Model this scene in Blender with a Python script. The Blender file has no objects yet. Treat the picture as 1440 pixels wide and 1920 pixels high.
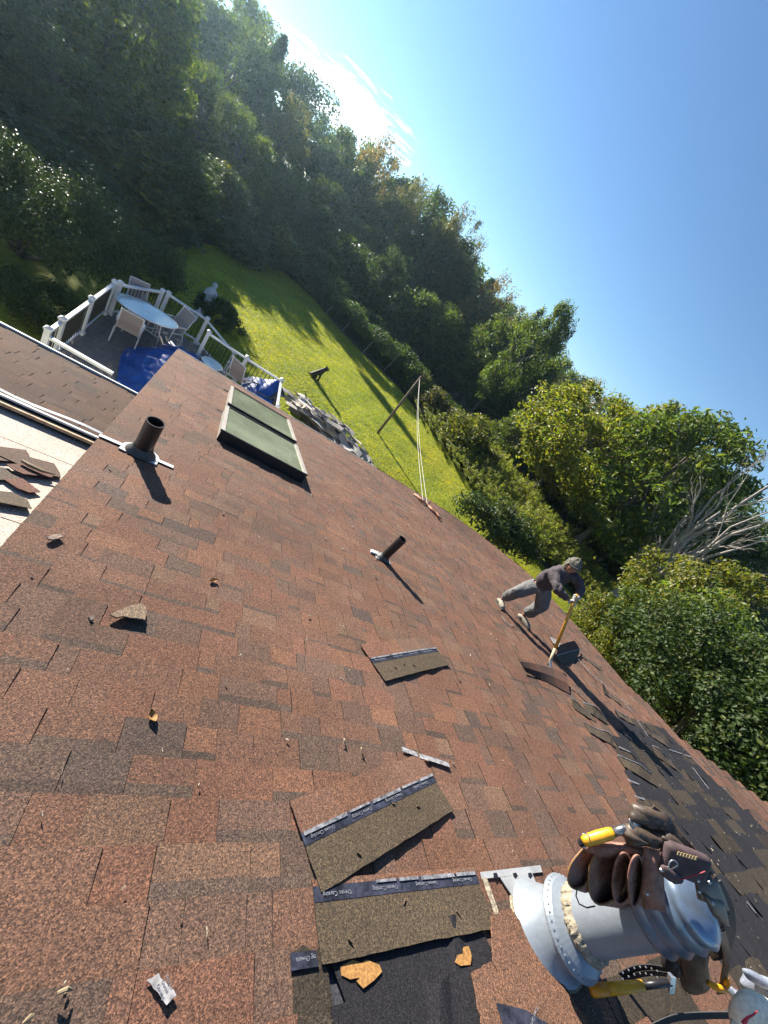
import bpy, math, random
import numpy as np
from mathutils import Vector, Matrix, Euler
random.seed(7)
rng = np.random.default_rng(7)
sc = bpy.context.scene
COL = bpy.context.collection
PI = math.pi
# ---------------------------------------------------------------- camera
CZ = 6.8
FPX = 721.0
RX = np.array([0.7657973, -0.1391338, 0.62785052])      # image right, in world axes
RY = np.array([-0.40952826, 0.64723902, 0.64293721])    # image up
RZ = np.array([0.49582365, 0.74948212, -0.43867467])    # view direction
cam = bpy.data.cameras.new('camera')
camo = bpy.data.objects.new('camera', cam); COL.objects.link(camo)
camo.matrix_world = Matrix(((RX[0], RY[0], -RZ[0], 0), (RX[1], RY[1], -RZ[1], 0), (RX[2], RY[2], -RZ[2], CZ), (0, 0, 0, 1)))
cam.sensor_fit = 'VERTICAL'; cam.sensor_height = 36; cam.sensor_width = 27
cam.lens = FPX / 1920 * 36
cam.clip_start = 0.05; cam.clip_end = 6000
sc.camera = camo
# ---------------------------------------------------------------- sky, sun, exposure
SUN_AZ = math.radians(-25.5); SUN_EL = math.radians(17.2)
SUN = np.array([math.sin(SUN_AZ) * math.cos(SUN_EL), math.cos(SUN_AZ) * math.cos(SUN_EL), math.sin(SUN_EL)])
w = bpy.data.worlds.new('World'); sc.world = w; w.use_nodes = True
nt = w.node_tree; nt.nodes.clear()
def wn(t, **k):
    n = nt.nodes.new(t)
    for a, b in k.items(): setattr(n, a, b)
    return n
sky = wn('ShaderNodeTexSky', sky_type='NISHITA', sun_disc=False, sun_elevation=SUN_EL, sun_rotation=SUN_AZ)
sky.air_density = 1.0; sky.dust_density = 0.0; sky.ozone_density = 4.0
bg = wn('ShaderNodeBackground'); bg.inputs[1].default_value = 0.062
wo = wn('ShaderNodeOutputWorld')
# cirrus streaks low over the wood: direction -> azimuth, elevation (degrees)
tc = wn('ShaderNodeTexCoord'); sx = wn('ShaderNodeSeparateXYZ'); nt.links.new(tc.outputs['Generated'], sx.inputs[0])
def wm(op, a, b=None, c=None):
    n = wn('ShaderNodeMath', operation=op)
    for i, v in enumerate((a, b, c)):
        if v is None: continue
        if isinstance(v, (int, float)): n.inputs[i].default_value = v
        else: nt.links.new(v, n.inputs[i])
    return n.outputs[0]
az = wm('MULTIPLY', wm('ARCTAN2', sx.outputs[0], sx.outputs[1]), 57.296)
el = wm('MULTIPLY', wm('ARCSINE', sx.outputs[2]), 57.296)
cx = wn('ShaderNodeCombineXYZ')
nt.links.new(wm('MULTIPLY', az, 0.16), cx.inputs[0]); nt.links.new(wm('MULTIPLY', wm('ADD', el, wm('MULTIPLY', az, -0.09)), 1.25), cx.inputs[1])
nz = wn('ShaderNodeTexNoise'); nz.inputs['Scale'].default_value = 1.0; nz.inputs['Detail'].default_value = 6; nz.inputs['Roughness'].default_value = 0.62
nt.links.new(cx.outputs[0], nz.inputs[0])
# a bank of cirrus: one soft ellipse in (azimuth, elevation)
ea = wm('DIVIDE', wm('SUBTRACT', az, -.5), 10.5); ee = wm('DIVIDE', wm('SUBTRACT', el, wm('ADD', 7.2, wm('MULTIPLY', az, 0.12))), 3.6)
rr = wm('ADD', wm('MULTIPLY', ea, ea), wm('MULTIPLY', ee, ee))
mask = wm('SUBTRACT', 1.0, rr)
den = wm('MULTIPLY', wm('ADD', wm('SUBTRACT', nz.outputs[0], 0.66), wm('MULTIPLY', mask, 0.34)), 4.0)
den = wn('ShaderNodeClamp'), den
nt.links.new(den[1], den[0].inputs[0]); dens = den[0].outputs[0]
mx = wn('ShaderNodeMix', data_type='RGBA'); nt.links.new(dens, mx.inputs[0])
nt.links.new(sky.outputs[0], mx.inputs[6]); mx.inputs[7].default_value = (10.0, 10.4, 11.0, 1)
nt.links.new(mx.outputs[2], bg.inputs[0]); nt.links.new(bg.outputs[0], wo.inputs[0])
sl = bpy.data.lights.new('sun', 'SUN'); sl.energy = 5.0; sl.angle = math.radians(0.5); sl.color = (1.0, 0.93, 0.82)
so = bpy.data.objects.new('sun', sl); COL.objects.link(so)
so.rotation_euler = Vector(SUN).to_track_quat('Z', 'Y').to_euler(); so.location = (0, 0, 60)
sc.view_settings.view_transform = 'Standard'; sc.view_settings.look = 'None'
sc.view_settings.exposure = 1.70; sc.view_settings.gamma = 1; sc.view_settings.use_curve_mapping = False
sc.render.engine = 'CYCLES'
sc.cycles.use_denoising = True
sc.cycles.max_bounces = 6; sc.cycles.diffuse_bounces = 3; sc.cycles.glossy_bounces = 3; sc.cycles.transmission_bounces = 5; sc.cycles.transparent_max_bounces = 8
sc.cycles.use_adaptive_sampling = True; sc.cycles.adaptive_threshold = 0.02
# ---------------------------------------------------------------- geometry of the place
CAM = np.array([0, 0, CZ])
SL = math.radians(14.93)
U = np.array([1.0, 0, 0]); VV = np.array([0, math.cos(SL), -math.sin(SL)]); NN = np.array([0, math.sin(SL), math.cos(SL)])
HR = 1.57                                   # phone height square to the roof
O0 = CAM - NN * HR
def R(u, v, w=0.0): return O0 + u * U + v * VV + w * NN
RM = Matrix([[U[0], VV[0], NN[0], O0[0]], [U[1], VV[1], NN[1], O0[1]], [U[2], VV[2], NN[2], O0[2]], [0, 0, 0, 1]])
# (U, VV, NN) is right handed: U x V = N
def ray(x, y):
    d = RX * (x - 720) / FPX + RY * (960 - y) / FPX + RZ
    return d / np.linalg.norm(d)
def on_roof(x, y, w=0.0):
    d = ray(x, y); t = -(HR - w) / (d @ NN); P = CAM + d * t - O0
    return np.array([P @ U, P @ VV, w])
def rp(x, y, w=0.0): return R(*on_roof(x, y, w))
def on_z(x, y, z):
    d = ray(x, y); return CAM + d * ((z - CZ) / d[2])
def at_h(x, y, dist):
    d = ray(x, y); return CAM + d * (dist / math.hypot(d[0], d[1]))
def at_d(x, y, t): return CAM + ray(x, y) * t
# ---------------------------------------------------------------- object helpers
WM = {}
def nrm(v): v = np.asarray(v, float); return v / (np.linalg.norm(v) + 1e-12)
def emp(name, loc, label, cat, group=None, parent=None):
    o = bpy.data.objects.new(name, None); COL.objects.link(o); o.empty_display_size = .2
    M = Matrix.Translation(Vector(loc)); WM[o.name] = M
    if parent is not None: o.parent = parent; o.matrix_local = WM[parent.name].inverted() @ M
    else: o.matrix_world = M
    if label: o['label'] = label
    if cat: o['category'] = cat
    if group: o['group'] = group
    return o
def tag(o, label=None, cat=None, group=None, kind=None):
    if label: o['label'] = label
    if cat: o['category'] = cat
    if group: o['group'] = group
    if kind: o['kind'] = kind
    return o
def mk(name, V, F, mat, cols=None, smooth=False, mats=None, midx=None):
    V = np.asarray(V, np.float32); me = bpy.data.meshes.new(name)
    if isinstance(F, np.ndarray):
        n, k = F.shape; lt = np.full(n, k, np.int32); li = F.ravel().astype(np.int32)
    else:
        lt = np.array([len(f) for f in F], np.int32); li = np.array([i for f in F for i in f], np.int32); n = len(F)
    me.vertices.add(len(V)); me.vertices.foreach_set('co', V.ravel())
    me.loops.add(len(li)); me.loops.foreach_set('vertex_index', li)
    me.polygons.add(n); ls = np.zeros(n, np.int32); ls[1:] = np.cumsum(lt)[:-1]
    me.polygons.foreach_set('loop_start', ls)
    me.polygons.foreach_set('use_smooth', np.full(n, bool(smooth)))
    me.update(calc_edges=True); me.validate()
    for m in (mats or [mat]): me.materials.append(m)
    if midx is not None: me.polygons.foreach_set('material_index', np.asarray(midx, np.int32))
    if cols is not None:
        a = me.color_attributes.new('col', 'FLOAT_COLOR', 'CORNER')
        c = np.ones((n, 4), np.float32); c[:, :3] = np.asarray(cols, np.float32)[:, :3]
        a.data.foreach_set('color', np.repeat(c, lt, axis=0).ravel())
    return me
def add(name, V, F, mat, parent=None, M=None, **k):
    """one mesh object; V in world coordinates unless M (its own world matrix) is given"""
    V = np.asarray(V, float)
    if M is None:
        c = (V.min(0) + V.max(0)) / 2; V = V - c; M = Matrix.Translation(Vector(c))
    return link(name, mk(name, V, F, mat, **k), parent, M)
def link(name, me, parent, M):
    o = bpy.data.objects.new(name, me); COL.objects.link(o); WM[o.name] = M
    if parent is not None: o.parent = parent; o.matrix_local = WM[parent.name].inverted() @ M
    else: o.matrix_world = M
    return o
class G:
    def __init__(s): s.V = []; s.F = []; s.C = []; s.n = 0
    def add(s, V, F, col=(1, 1, 1)):
        V = np.asarray(V, float); s.V.append(V); s.F += [tuple(int(i) + s.n for i in f) for f in F]
        s.C += [col] * len(F) if not isinstance(col, list) else col
        s.n += len(V); return s
    def box(s, c, size, ax=None, col=(1, 1, 1)):
        a, b, d = [x / 2 for x in size]
        P = np.array([[x, y, z] for z in (-d, d) for y in (-b, b) for x in (-a, a)])
        if ax is not None: P = P @ np.array(ax)          # rows of ax = local axes
        return s.add(P + np.array(c), BOXF, col)
    def tube(s, pts, rad, n=8, cap=True, col=(1, 1, 1)):
        V, F = tube(pts, rad, n, cap); return s.add(V, F, col)
    def lathe(s, prof, o, ax=(0, 0, 1), n=24, col=(1, 1, 1), cap0=False, cap1=False):
        V, F = lathe(prof, o, ax, n, cap0, cap1); return s.add(V, F, col)
    def prism(s, poly, h0, h1, frame=None, col=(1, 1, 1)):
        V, F = prism(poly, h0, h1, frame); return s.add(V, F, col)
    def obj(s, name, mat, parent=None, M=None, **k):
        return add(name, np.vstack(s.V), s.F, mat, parent, M, cols=s.C, **k)
BOXF = [(0, 2, 3, 1), (4, 5, 7, 6), (0, 1, 5, 4), (2, 6, 7, 3), (0, 4, 6, 2), (1, 3, 7, 5)]
def tube(pts, rad, n=8, cap=True):
    P = np.asarray(pts, float); m = len(P); r = np.broadcast_to(np.asarray(rad, float), (m,))
    T = np.gradient(P, axis=0) if m > 2 else np.repeat((P[1:] - P[:1]), 2, 0)
    T /= (np.linalg.norm(T, axis=1, keepdims=True) + 1e-12)
    ref = np.array([0, 0, 1.0]) if abs(T[0][2]) < .9 else np.array([1.0, 0, 0])
    V = []
    a = nrm(np.cross(T[0], ref))
    for i in range(m):
        a = nrm(a - T[i] * (a @ T[i])); b = np.cross(T[i], a)
        for k in range(n):
            t = 2 * PI * k / n; V.append(P[i] + r[i] * (math.cos(t) * a + math.sin(t) * b))
    F = [(i * n + k, i * n + (k + 1) % n, (i + 1) * n + (k + 1) % n, (i + 1) * n + k) for i in range(m - 1) for k in range(n)]
    if cap: F += [tuple(range(n))[::-1], tuple((m - 1) * n + k for k in range(n))]
    return np.array(V), F
def lathe(prof, o, ax=(0, 0, 1), n=24, cap0=False, cap1=False):
    ax = nrm(ax); ref = np.array([1.0, 0, 0]) if abs(ax[0]) < .9 else np.array([0, 1.0, 0])
    a = nrm(np.cross(ref, ax)); b = np.cross(ax, a); V = []
    for r, h in prof:
        for k in range(n):
            t = 2 * PI * k / n; V.append(np.array(o) + ax * h + r * (math.cos(t) * a + math.sin(t) * b))
    m = len(prof)
    F = [(i * n + k, i * n + (k + 1) % n, (i + 1) * n + (k + 1) % n, (i + 1) * n + k) for i in range(m - 1) for k in range(n)]
    if cap0: F.append(tuple(range(n))[::-1])
    if cap1: F.append(tuple((m - 1) * n + k for k in range(n)))
    return np.array(V), F
def prism(poly, h0, h1, frame=None):
    """polygon (x, y) counter-clockwise extruded from h0 to h1 in a frame (origin, ex, ey, ez)"""
    n = len(poly); V = np.array([[x, y, h] for h in (h0, h1) for x, y in poly])
    if frame is not None:
        o, ex, ey, ez = frame; V = np.array(o) + V[:, :1] * np.array(ex) + V[:, 1:2] * np.array(ey) + V[:, 2:] * np.array(ez)
    F = [tuple(range(n))[::-1], tuple(range(n, 2 * n))] + [(k, (k + 1) % n, n + (k + 1) % n, n + k) for k in range(n)]
    return V, F
ROOF = (O0, U, VV, NN)
def sheet(grid, th):
    """thick curved sheet from a grid (m, n, 3) of top points; th = thickness down the local normal"""
    g = np.asarray(grid, float); m, n = g.shape[:2]
    du = np.gradient(g, axis=1); dv = np.gradient(g, axis=0); N = np.cross(du, dv); N /= (np.linalg.norm(N, axis=2, keepdims=True) + 1e-9)
    b = g - N * th; V = np.vstack([g.reshape(-1, 3), b.reshape(-1, 3)]); q = m * n; F = []
    top = []
    for i in range(m - 1):
        for j in range(n - 1):
            a = i * n + j; F.append((a, a + 1, a + n + 1, a + n)); top.append((i, j)); F.append((q + a, q + a + n, q + a + n + 1, q + a + 1)); top.append((-1, -1))
    for j in range(n - 1):
        F.append((j, q + j, q + j + 1, j + 1)); a = (m - 1) * n + j; F.append((a, a + 1, q + a + 1, q + a)); top += [(-1, -1)] * 2
    for i in range(m - 1):
        a = i * n; F.append((a, a + n, q + a + n, q + a)); a = i * n + n - 1; F.append((a, q + a, q + a + n, a + n)); top += [(-1, -1)] * 2
    return V, F, top
# ---------------------------------------------------------------- materials
def mat(name, col=(.5, .5, .5), rough=.7, metal=0, attr=False, noise=None, bump=None, spec=.4, trans=None, coord='POS', rnd=0, coat=0):
    """noise = (scale, detail, dark, light): multiplies the colour; bump = (scale, strength, distance)"""
    m = bpy.data.materials.new(name); m.use_nodes = True; t = m.node_tree; b = t.nodes['Principled BSDF']; L = t.links.new
    b.inputs['Roughness'].default_value = rough; b.inputs['Metallic'].default_value = metal; b.inputs['Specular IOR Level'].default_value = spec
    if coat: b.inputs['Coat Weight'].default_value = coat
    if attr:
        a = t.nodes.new('ShaderNodeAttribute'); a.attribute_name = 'col'; c = a.outputs[0]
        x = t.nodes.new('ShaderNodeMix'); x.data_type = 'RGBA'; x.blend_type = 'MULTIPLY'; x.inputs[0].default_value = 1
        L(c, x.inputs[6]); x.inputs[7].default_value = (*col, 1); c = x.outputs[2]
    else:
        a = t.nodes.new('ShaderNodeRGB'); a.outputs[0].default_value = (*col, 1); c = a.outputs[0]
    g = t.nodes.new('ShaderNodeNewGeometry'); tcn = t.nodes.new('ShaderNodeTexCoord')
    src = g.outputs['Position'] if coord == 'POS' else tcn.outputs['Object']
    if noise:
        for ns in (noise if isinstance(noise[0], tuple) else (noise,)):
            n = t.nodes.new('ShaderNodeTexNoise'); n.inputs['Scale'].default_value = ns[0]; n.inputs['Detail'].default_value = ns[1]; n.inputs['Roughness'].default_value = .6
            L(src, n.inputs[0]); r = t.nodes.new('ShaderNodeMapRange'); L(n.outputs[0], r.inputs[0])
            r.inputs[1].default_value = .3; r.inputs[2].default_value = .7; r.inputs[3].default_value = ns[2]; r.inputs[4].default_value = ns[3]
            x = t.nodes.new('ShaderNodeVectorMath'); x.operation = 'SCALE'; L(c, x.inputs[0]); L(r.outputs[0], x.inputs['Scale']); c = x.outputs[0]
    if rnd:
        oi = t.nodes.new('ShaderNodeObjectInfo'); r = t.nodes.new('ShaderNodeMapRange'); L(oi.outputs['Random'], r.inputs[0]); r.inputs[3].default_value = 1 - rnd; r.inputs[4].default_value = 1 + rnd
        x = t.nodes.new('ShaderNodeVectorMath'); x.operation = 'SCALE'; L(c, x.inputs[0]); L(r.outputs[0], x.inputs['Scale']); c = x.outputs[0]
    L(c, b.inputs['Base Color'])
    if bump:
        n = t.nodes.new('ShaderNodeTexNoise'); n.inputs['Scale'].default_value = bump[0]; n.inputs['Detail'].default_value = 4; L(src, n.inputs[0])
        bp = t.nodes.new('ShaderNodeBump'); bp.inputs['Strength'].default_value = bump[1]; bp.inputs['Distance'].default_value = bump[2]; L(n.outputs[0], bp.inputs['Height']); L(bp.outputs[0], b.inputs['Normal'])
    if trans:
        o = [n for n in t.nodes if n.type == 'OUTPUT_MATERIAL'][0]; tr = t.nodes.new('ShaderNodeBsdfTranslucent'); ms = t.nodes.new('ShaderNodeMixShader'); ms.inputs[0].default_value = trans[0]
        x = t.nodes.new('ShaderNodeMix'); x.data_type = 'RGBA'; x.blend_type = 'MULTIPLY'; x.inputs[0].default_value = 1; L(c, x.inputs[6]); x.inputs[7].default_value = (*trans[1], 1); L(x.outputs[2], tr.inputs[0])
        L(b.outputs[0], ms.inputs[1]); L(tr.outputs[0], ms.inputs[2]); L(ms.outputs[0], o.inputs[0])
    return m
def granule(name, rough=.92, gain=1.0):
    """mineral granules: speckle of single stones, tinted by the face colour"""
    m = bpy.data.materials.new(name); m.use_nodes = True; t = m.node_tree; b = t.nodes['Principled BSDF']; L = t.links.new
    b.inputs['Roughness'].default_value = rough; b.inputs['Specular IOR Level'].default_value = .25
    a = t.nodes.new('ShaderNodeAttribute'); a.attribute_name = 'col'; g = t.nodes.new('ShaderNodeNewGeometry')
    v = t.nodes.new('ShaderNodeTexVoronoi'); v.inputs['Scale'].default_value = 270; v.inputs['Randomness'].default_value = 1; L(g.outputs['Position'], v.inputs[0])
    r = t.nodes.new('ShaderNodeValToRGB'); L(v.outputs['Color'], r.inputs[0]); e = r.color_ramp.elements
    e[0].position = .12; e[0].color = (.36, .34, .35, 1); e[1].position = .92; e[1].color = (2.0, 1.75, 1.42, 1)
    k = r.color_ramp.elements.new(.45); k.color = (.8, .78, .77, 1); k = r.color_ramp.elements.new(.72); k.color = (1.25, 1.15, 1.05, 1)
    n = t.nodes.new('ShaderNodeTexNoise'); n.inputs['Scale'].default_value = 110; n.inputs['Detail'].default_value = 5; n.inputs['Roughness'].default_value = .75; L(g.outputs['Position'], n.inputs[0])
    mr = t.nodes.new('ShaderNodeMapRange'); L(n.outputs[0], mr.inputs[0]); mr.inputs[1].default_value = .3; mr.inputs[2].default_value = .7; mr.inputs[3].default_value = .62 * gain; mr.inputs[4].default_value = 1.38 * gain
    n2 = t.nodes.new('ShaderNodeTexNoise'); n2.inputs['Scale'].default_value = 1.3; n2.inputs['Detail'].default_value = 4; L(g.outputs['Position'], n2.inputs[0])
    m2 = t.nodes.new('ShaderNodeMapRange'); L(n2.outputs[0], m2.inputs[0]); m2.inputs[1].default_value = .3; m2.inputs[2].default_value = .7; m2.inputs[3].default_value = .82; m2.inputs[4].default_value = 1.15
    x = t.nodes.new('ShaderNodeMix'); x.data_type = 'RGBA'; x.blend_type = 'MULTIPLY'; x.inputs[0].default_value = 1; L(a.outputs[0], x.inputs[6]); L(r.outputs[0], x.inputs[7])
    s1 = t.nodes.new('ShaderNodeVectorMath'); s1.operation = 'SCALE'; L(x.outputs[2], s1.inputs[0]); L(mr.outputs[0], s1.inputs['Scale'])
    s2 = t.nodes.new('ShaderNodeVectorMath'); s2.operation = 'SCALE'; L(s1.outputs[0], s2.inputs[0]); L(m2.outputs[0], s2.inputs['Scale'])
    L(s2.outputs[0], b.inputs['Base Color'])
    bp = t.nodes.new('ShaderNodeBump'); bp.inputs['Strength'].default_value = .40; bp.inputs['Distance'].default_value = .0018
    sm = t.nodes.new('ShaderNodeMath'); sm.operation = 'ADD'; L(v.outputs['Distance'], sm.inputs[0]); L(n.outputs[0], sm.inputs[1]); L(sm.outputs[0], bp.inputs['Height']); L(bp.outputs[0], b.inputs['Normal'])
    return m
M_SH = granule('shingle_granules')
M_FELT = mat('black_asphalt', (.022, .022, .026), .62, noise=((9, 5, .5, 2.2), (160, 3, .6, 1.5)), bump=(120, .5, .003))
M_BAR = mat('sealant_strip', (.013, .014, .021), .5, noise=((12, 5, .4, 3.2), (60, 4, .6, 1.6)), bump=(60, .3, .002), spec=.25)
M_TAPE = mat('release_tape', (.22, .22, .24), .4, noise=((40, 5, .15, 1.4),), bump=(50, .4, .002))
M_WHITE = mat('white_vinyl', (.60, .60, .60), .45, noise=(6, 3, .9, 1.03))
M_WTRIM = mat('white_painted_aluminium', (.50, .49, .47), .4, noise=(9, 4, .75, 1.05))
M_PIPE = mat('brown_black_plastic', (.020, .017, .016), .38, noise=(30, 3, .8, 1.3))
M_RUB = mat('rubber_boot', (.05, .048, .045), .5, noise=(20, 4, .6, 1.6))
M_ALU = mat('aluminium_flashing', (.44, .44, .43), .42, metal=.35, noise=(14, 5, .75, 1.08), bump=(30, .15, .003))
M_GALV = mat('galvanised_steel', (.24, .27, .305), .42, metal=.35, noise=((5, 5, .82, 1.08), (60, 3, .92, 1.05)), bump=(40, .08, .002))
M_SEAL = mat('aged_sealant', (.30, .25, .18), .8, noise=(60, 5, .45, 1.3), bump=(70, .9, .008))
M_DARKM = mat('dark_bronze_metal', (.012, .012, .014), .35, noise=(8, 3, .8, 1.2))
M_WOOD = mat('bare_wood', (.34, .17, .05), .8, noise=(90, 5, .5, 1.3), bump=(90, .5, .003))
M_PLASTIC = mat('clear_film', (.30, .29, .29), .25, noise=(40, 4, .4, 1.3))
M_BARK = mat('bark', (.09, .075, .06), .9, noise=(14, 6, .45, 1.5), bump=(18, .7, .03))
M_DEADBARK = mat('bleached_bark', (.30, .27, .24), .85, noise=(10, 6, .55, 1.25), bump=(20, .6, .02))
def leafmat(name, col, t=.45, tc=(1.3, 1.5, .55), rough=.5, spec=.35, rnd=.18):
    return mat(name, col, rough, attr=True, trans=(t, tc), spec=spec, coord='OBJ', rnd=rnd)
L_DARK = leafmat('leaf_dark_green', (.050, .075, .022))
L_MID = leafmat('leaf_mid_green', (.075, .105, .026))
L_YEL = leafmat('leaf_yellow_green', (.125, .142, .030), .45)
L_MAPLE = leafmat('maple_leaf', (.036, .058, .016), .3, rough=.55, spec=.2)
L_OLIVE = leafmat('leaf_olive', (.095, .095, .035))
L_BROWN = leafmat('leaf_brown_olive', (.13, .095, .045))
L_FEATH = leafmat('feathery_foliage', (.185, .215, .060), .5)
L_GLOSS = leafmat('leaf_glossy_dark', (.044, .066, .022), .25, rough=.48, spec=.3)
L_GRASS = leafmat('grass_blade', (.27, .31, .026), .5, (1.35, 1.4, .5), .6, .3, 0)
# ================================================================ ground
def terrain():
    M_FOREST = mat('forest_floor', (.045, .045, .022), .95, noise=((.4, 6, .5, 1.5), (6, 5, .6, 1.4)), bump=(5, .6, .08))
    n = 60; xs = np.concatenate([[-400, -200, -100], np.linspace(-60, 80, n), [180, 320, 500]]); ys = np.concatenate([[-300, -80], np.linspace(-20, 110, n), [200, 350, 500]])
    X, Y = np.meshgrid(xs, ys); Z = -.03 + .9 * np.clip((np.hypot(X - 5, Y) - 60) / 60, 0, 1) + .1 * np.sin(X * .31) * np.sin(Y * .23) * (np.hypot(X - 5, Y - 15) > 48)
    V = np.stack([X, Y, Z], -1).reshape(-1, 3); w_ = len(xs)
    F = np.array([(j * w_ + i, j * w_ + i + 1, (j + 1) * w_ + i + 1, (j + 1) * w_ + i) for j in range(len(ys) - 1) for i in range(w_ - 1)])
    tag(add('ground', V, F, M_FOREST, M=Matrix.Identity(4), smooth=True), kind='structure')
LAWN = [(-16, -14), (27, -14), (26.5, 3), (25.2, 7.9), (26.3, 12.0), (22, 15.2), (18.0, 18.6), (16.6, 22.3), (14.6, 28), (12.8, 31.5), (9.2, 33.4), (7.1, 35.2), (5.6, 37.4), (4.0, 40), (1, 40), (-2, 36.5), (-3.6, 30), (-4.2, 24), (-5.5, 18), (-9, 12), (-16, 8)]
def inpoly(x, y, P):
    c = np.zeros(np.shape(x), bool); n = len(P)
    for i in range(n):
        x1, y1 = P[i]; x2, y2 = P[(i + 1) % n]
        if y1 == y2: continue
        k = ((y1 > y) != (y2 > y)) & (x < (x2 - x1) * (y - y1) / (y2 - y1) + x1); c ^= k
    return c
def lawn():
    m = mat('lawn_turf', (.22, .245, .026), .95, noise=((.35, 5, .68, 1.3), (4, 5, .7, 1.3), (30, 3, .7, 1.3)), bump=(26, .8, .03))
    V = [(x, y, .004) for x, y in LAWN]
    tag(add('lawn', V, [tuple(range(len(V)))], m, M=Matrix.Identity(4)), kind='structure')
    N = 420000; r = np.random.default_rng(3)
    # more blades where the lawn is near
    x = r.uniform(-6, 26, N); y = 8.5 + 36 * r.random(N) ** 1.35; k = inpoly(x, y, LAWN) & ~((x < 2.2) & (x > -3) & (y < 14.3)) & (np.abs(np.arctan2(x, y) - .6) < .85)
    x = x[k]; y = y[k]; n = len(x)
    h = r.uniform(.03, .075, n); a = r.uniform(0, 2 * PI, n); wd = r.uniform(.006, .014, n) * (1 + y / 30)
    lx = r.normal(0, .02, n); ly = r.normal(0, .02, n)
    dx = np.cos(a) * wd; dy = np.sin(a) * wd
    V = np.empty((n, 3, 3)); V[:, 0] = np.stack([x - dx, y - dy, np.full(n, .003)], 1); V[:, 1] = np.stack([x + dx, y + dy, np.full(n, .003)], 1); V[:, 2] = np.stack([x + lx, y + ly, h], 1)
    # mowing stripes along x and patches of yellower turf are real differences of the turf
    s = np.sin(y * 5.2 + np.sin(x * .8) * .5) * .10 + np.sin(x * .9 + y * .4) * .10 + np.sin(x * 2.3 - y * 1.7) * .10 + np.sin(x * 5.1 + 2 * np.sin(y * 1.3)) * np.sin(y * 3.7 + x) * .14 + r.normal(0, .20, n)
    yel = np.clip(.35 + s + .2 * np.sin(x * .5 + 1) * np.sin(y * .37), 0, 1)
    c = np.stack([.75 + .75 * yel, .85 + .25 * yel, .8 + .2 * yel], 1) * (1 + .5 * s)[:, None]
    tag(add('grass', V.reshape(-1, 3), np.arange(3 * n).reshape(-1, 3), L_GRASS, M=Matrix.Identity(4), cols=c), kind='stuff')
# ================================================================ foliage
def leaves(P, Nn, size, r, aspect=.55, jit=.9, droop=0., up=0.):
    """rhombic leaves at P facing roughly Nn"""
    n = len(P); N = Nn + r.normal(0, jit, (n, 3)); N /= np.linalg.norm(N, axis=1, keepdims=True) + 1e-9
    a = r.normal(0, 1, (n, 3)); a[:, 2] += up - droop
    a -= N * (a * N).sum(1, keepdims=True); a /= np.linalg.norm(a, axis=1, keepdims=True) + 1e-9
    b = np.cross(N, a); s = (size * r.uniform(.6, 1.35, n))[:, None]
    fold = N * s * .12
    V = np.stack([P - a * s * .5, P + b * s * aspect * .5 - a * s * .05 + fold, P + a * s * .5, P - b * s * aspect * .5 - a * s * .05 + fold], 1)
    return V.reshape(-1, 3)
def leafcols(n, r, yel=.3, dark=.45):
    b = np.exp(r.normal(0, dark * .55, n)); y = (r.random(n) < yel)
    c = np.stack([b, b, b], 1); c[y] *= np.array([1.7, 1.3, .8]); return c
def crown(seed, clumps=46, per=190, size=.026, rxy=.33, zc=.6, rz=.4, cr=.105, droop=0., shape='round', yel=.25, aspect=.55, flat=.75):
    r = np.random.default_rng(seed); D = r.normal(0, 1, (clumps, 3)); D /= np.linalg.norm(D, axis=1, keepdims=True)
    rad = r.uniform(.45, 1.0, clumps) ** .6
    if shape == 'cone':
        z = r.uniform(0.08, .98, clumps); a = r.uniform(0, 2 * PI, clumps); q = rxy * (1.02 - z) ** .8 * r.uniform(.5, 1, clumps); Cc = np.stack([np.cos(a) * q, np.sin(a) * q, .05 + z * .93], 1); crs = cr * (1.15 - z * .7)
    elif shape == 'bush':
        D[:, 2] = np.abs(D[:, 2]); Cc = D * rad[:, None] * np.array([rxy, rxy, rz]); Cc[:, 2] += zc; crs = np.full(clumps, cr)
    else:
        Cc = D * rad[:, None] * np.array([rxy, rxy, rz]); Cc[:, 2] += zc
        # irregular outline: some clumps reach further out
        k = r.random(clumps) < .22; Cc[k] = (Cc[k] - [0, 0, zc]) * r.uniform(1.05, 1.28, (k.sum(), 1)) + [0, 0, zc]; Cc[:, 2] = np.minimum(Cc[:, 2], 1 - cr * .6); crs = cr * r.uniform(.6, 1.25, clumps)
    n = clumps * per; ci = np.repeat(np.arange(clumps), per); d = r.normal(0, 1, (n, 3)); d /= np.linalg.norm(d, axis=1, keepdims=True)
    q = r.random(n) ** .45; P = Cc[ci] + d * (q * crs[ci])[:, None] * np.array([1, 1, flat]) + r.normal(0, cr * .10, (n, 3))
    if droop: P[:, 2] -= droop * r.random(n) ** 2; P[:, :2] += r.normal(0, .006, (n, 2))
    V = leaves(P, d + np.array([0, 0, .5]), size, r, aspect, .8, droop * 8)
    return V, np.arange(4 * n).reshape(-1, 4), leafcols(n, r, yel), Cc
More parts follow.
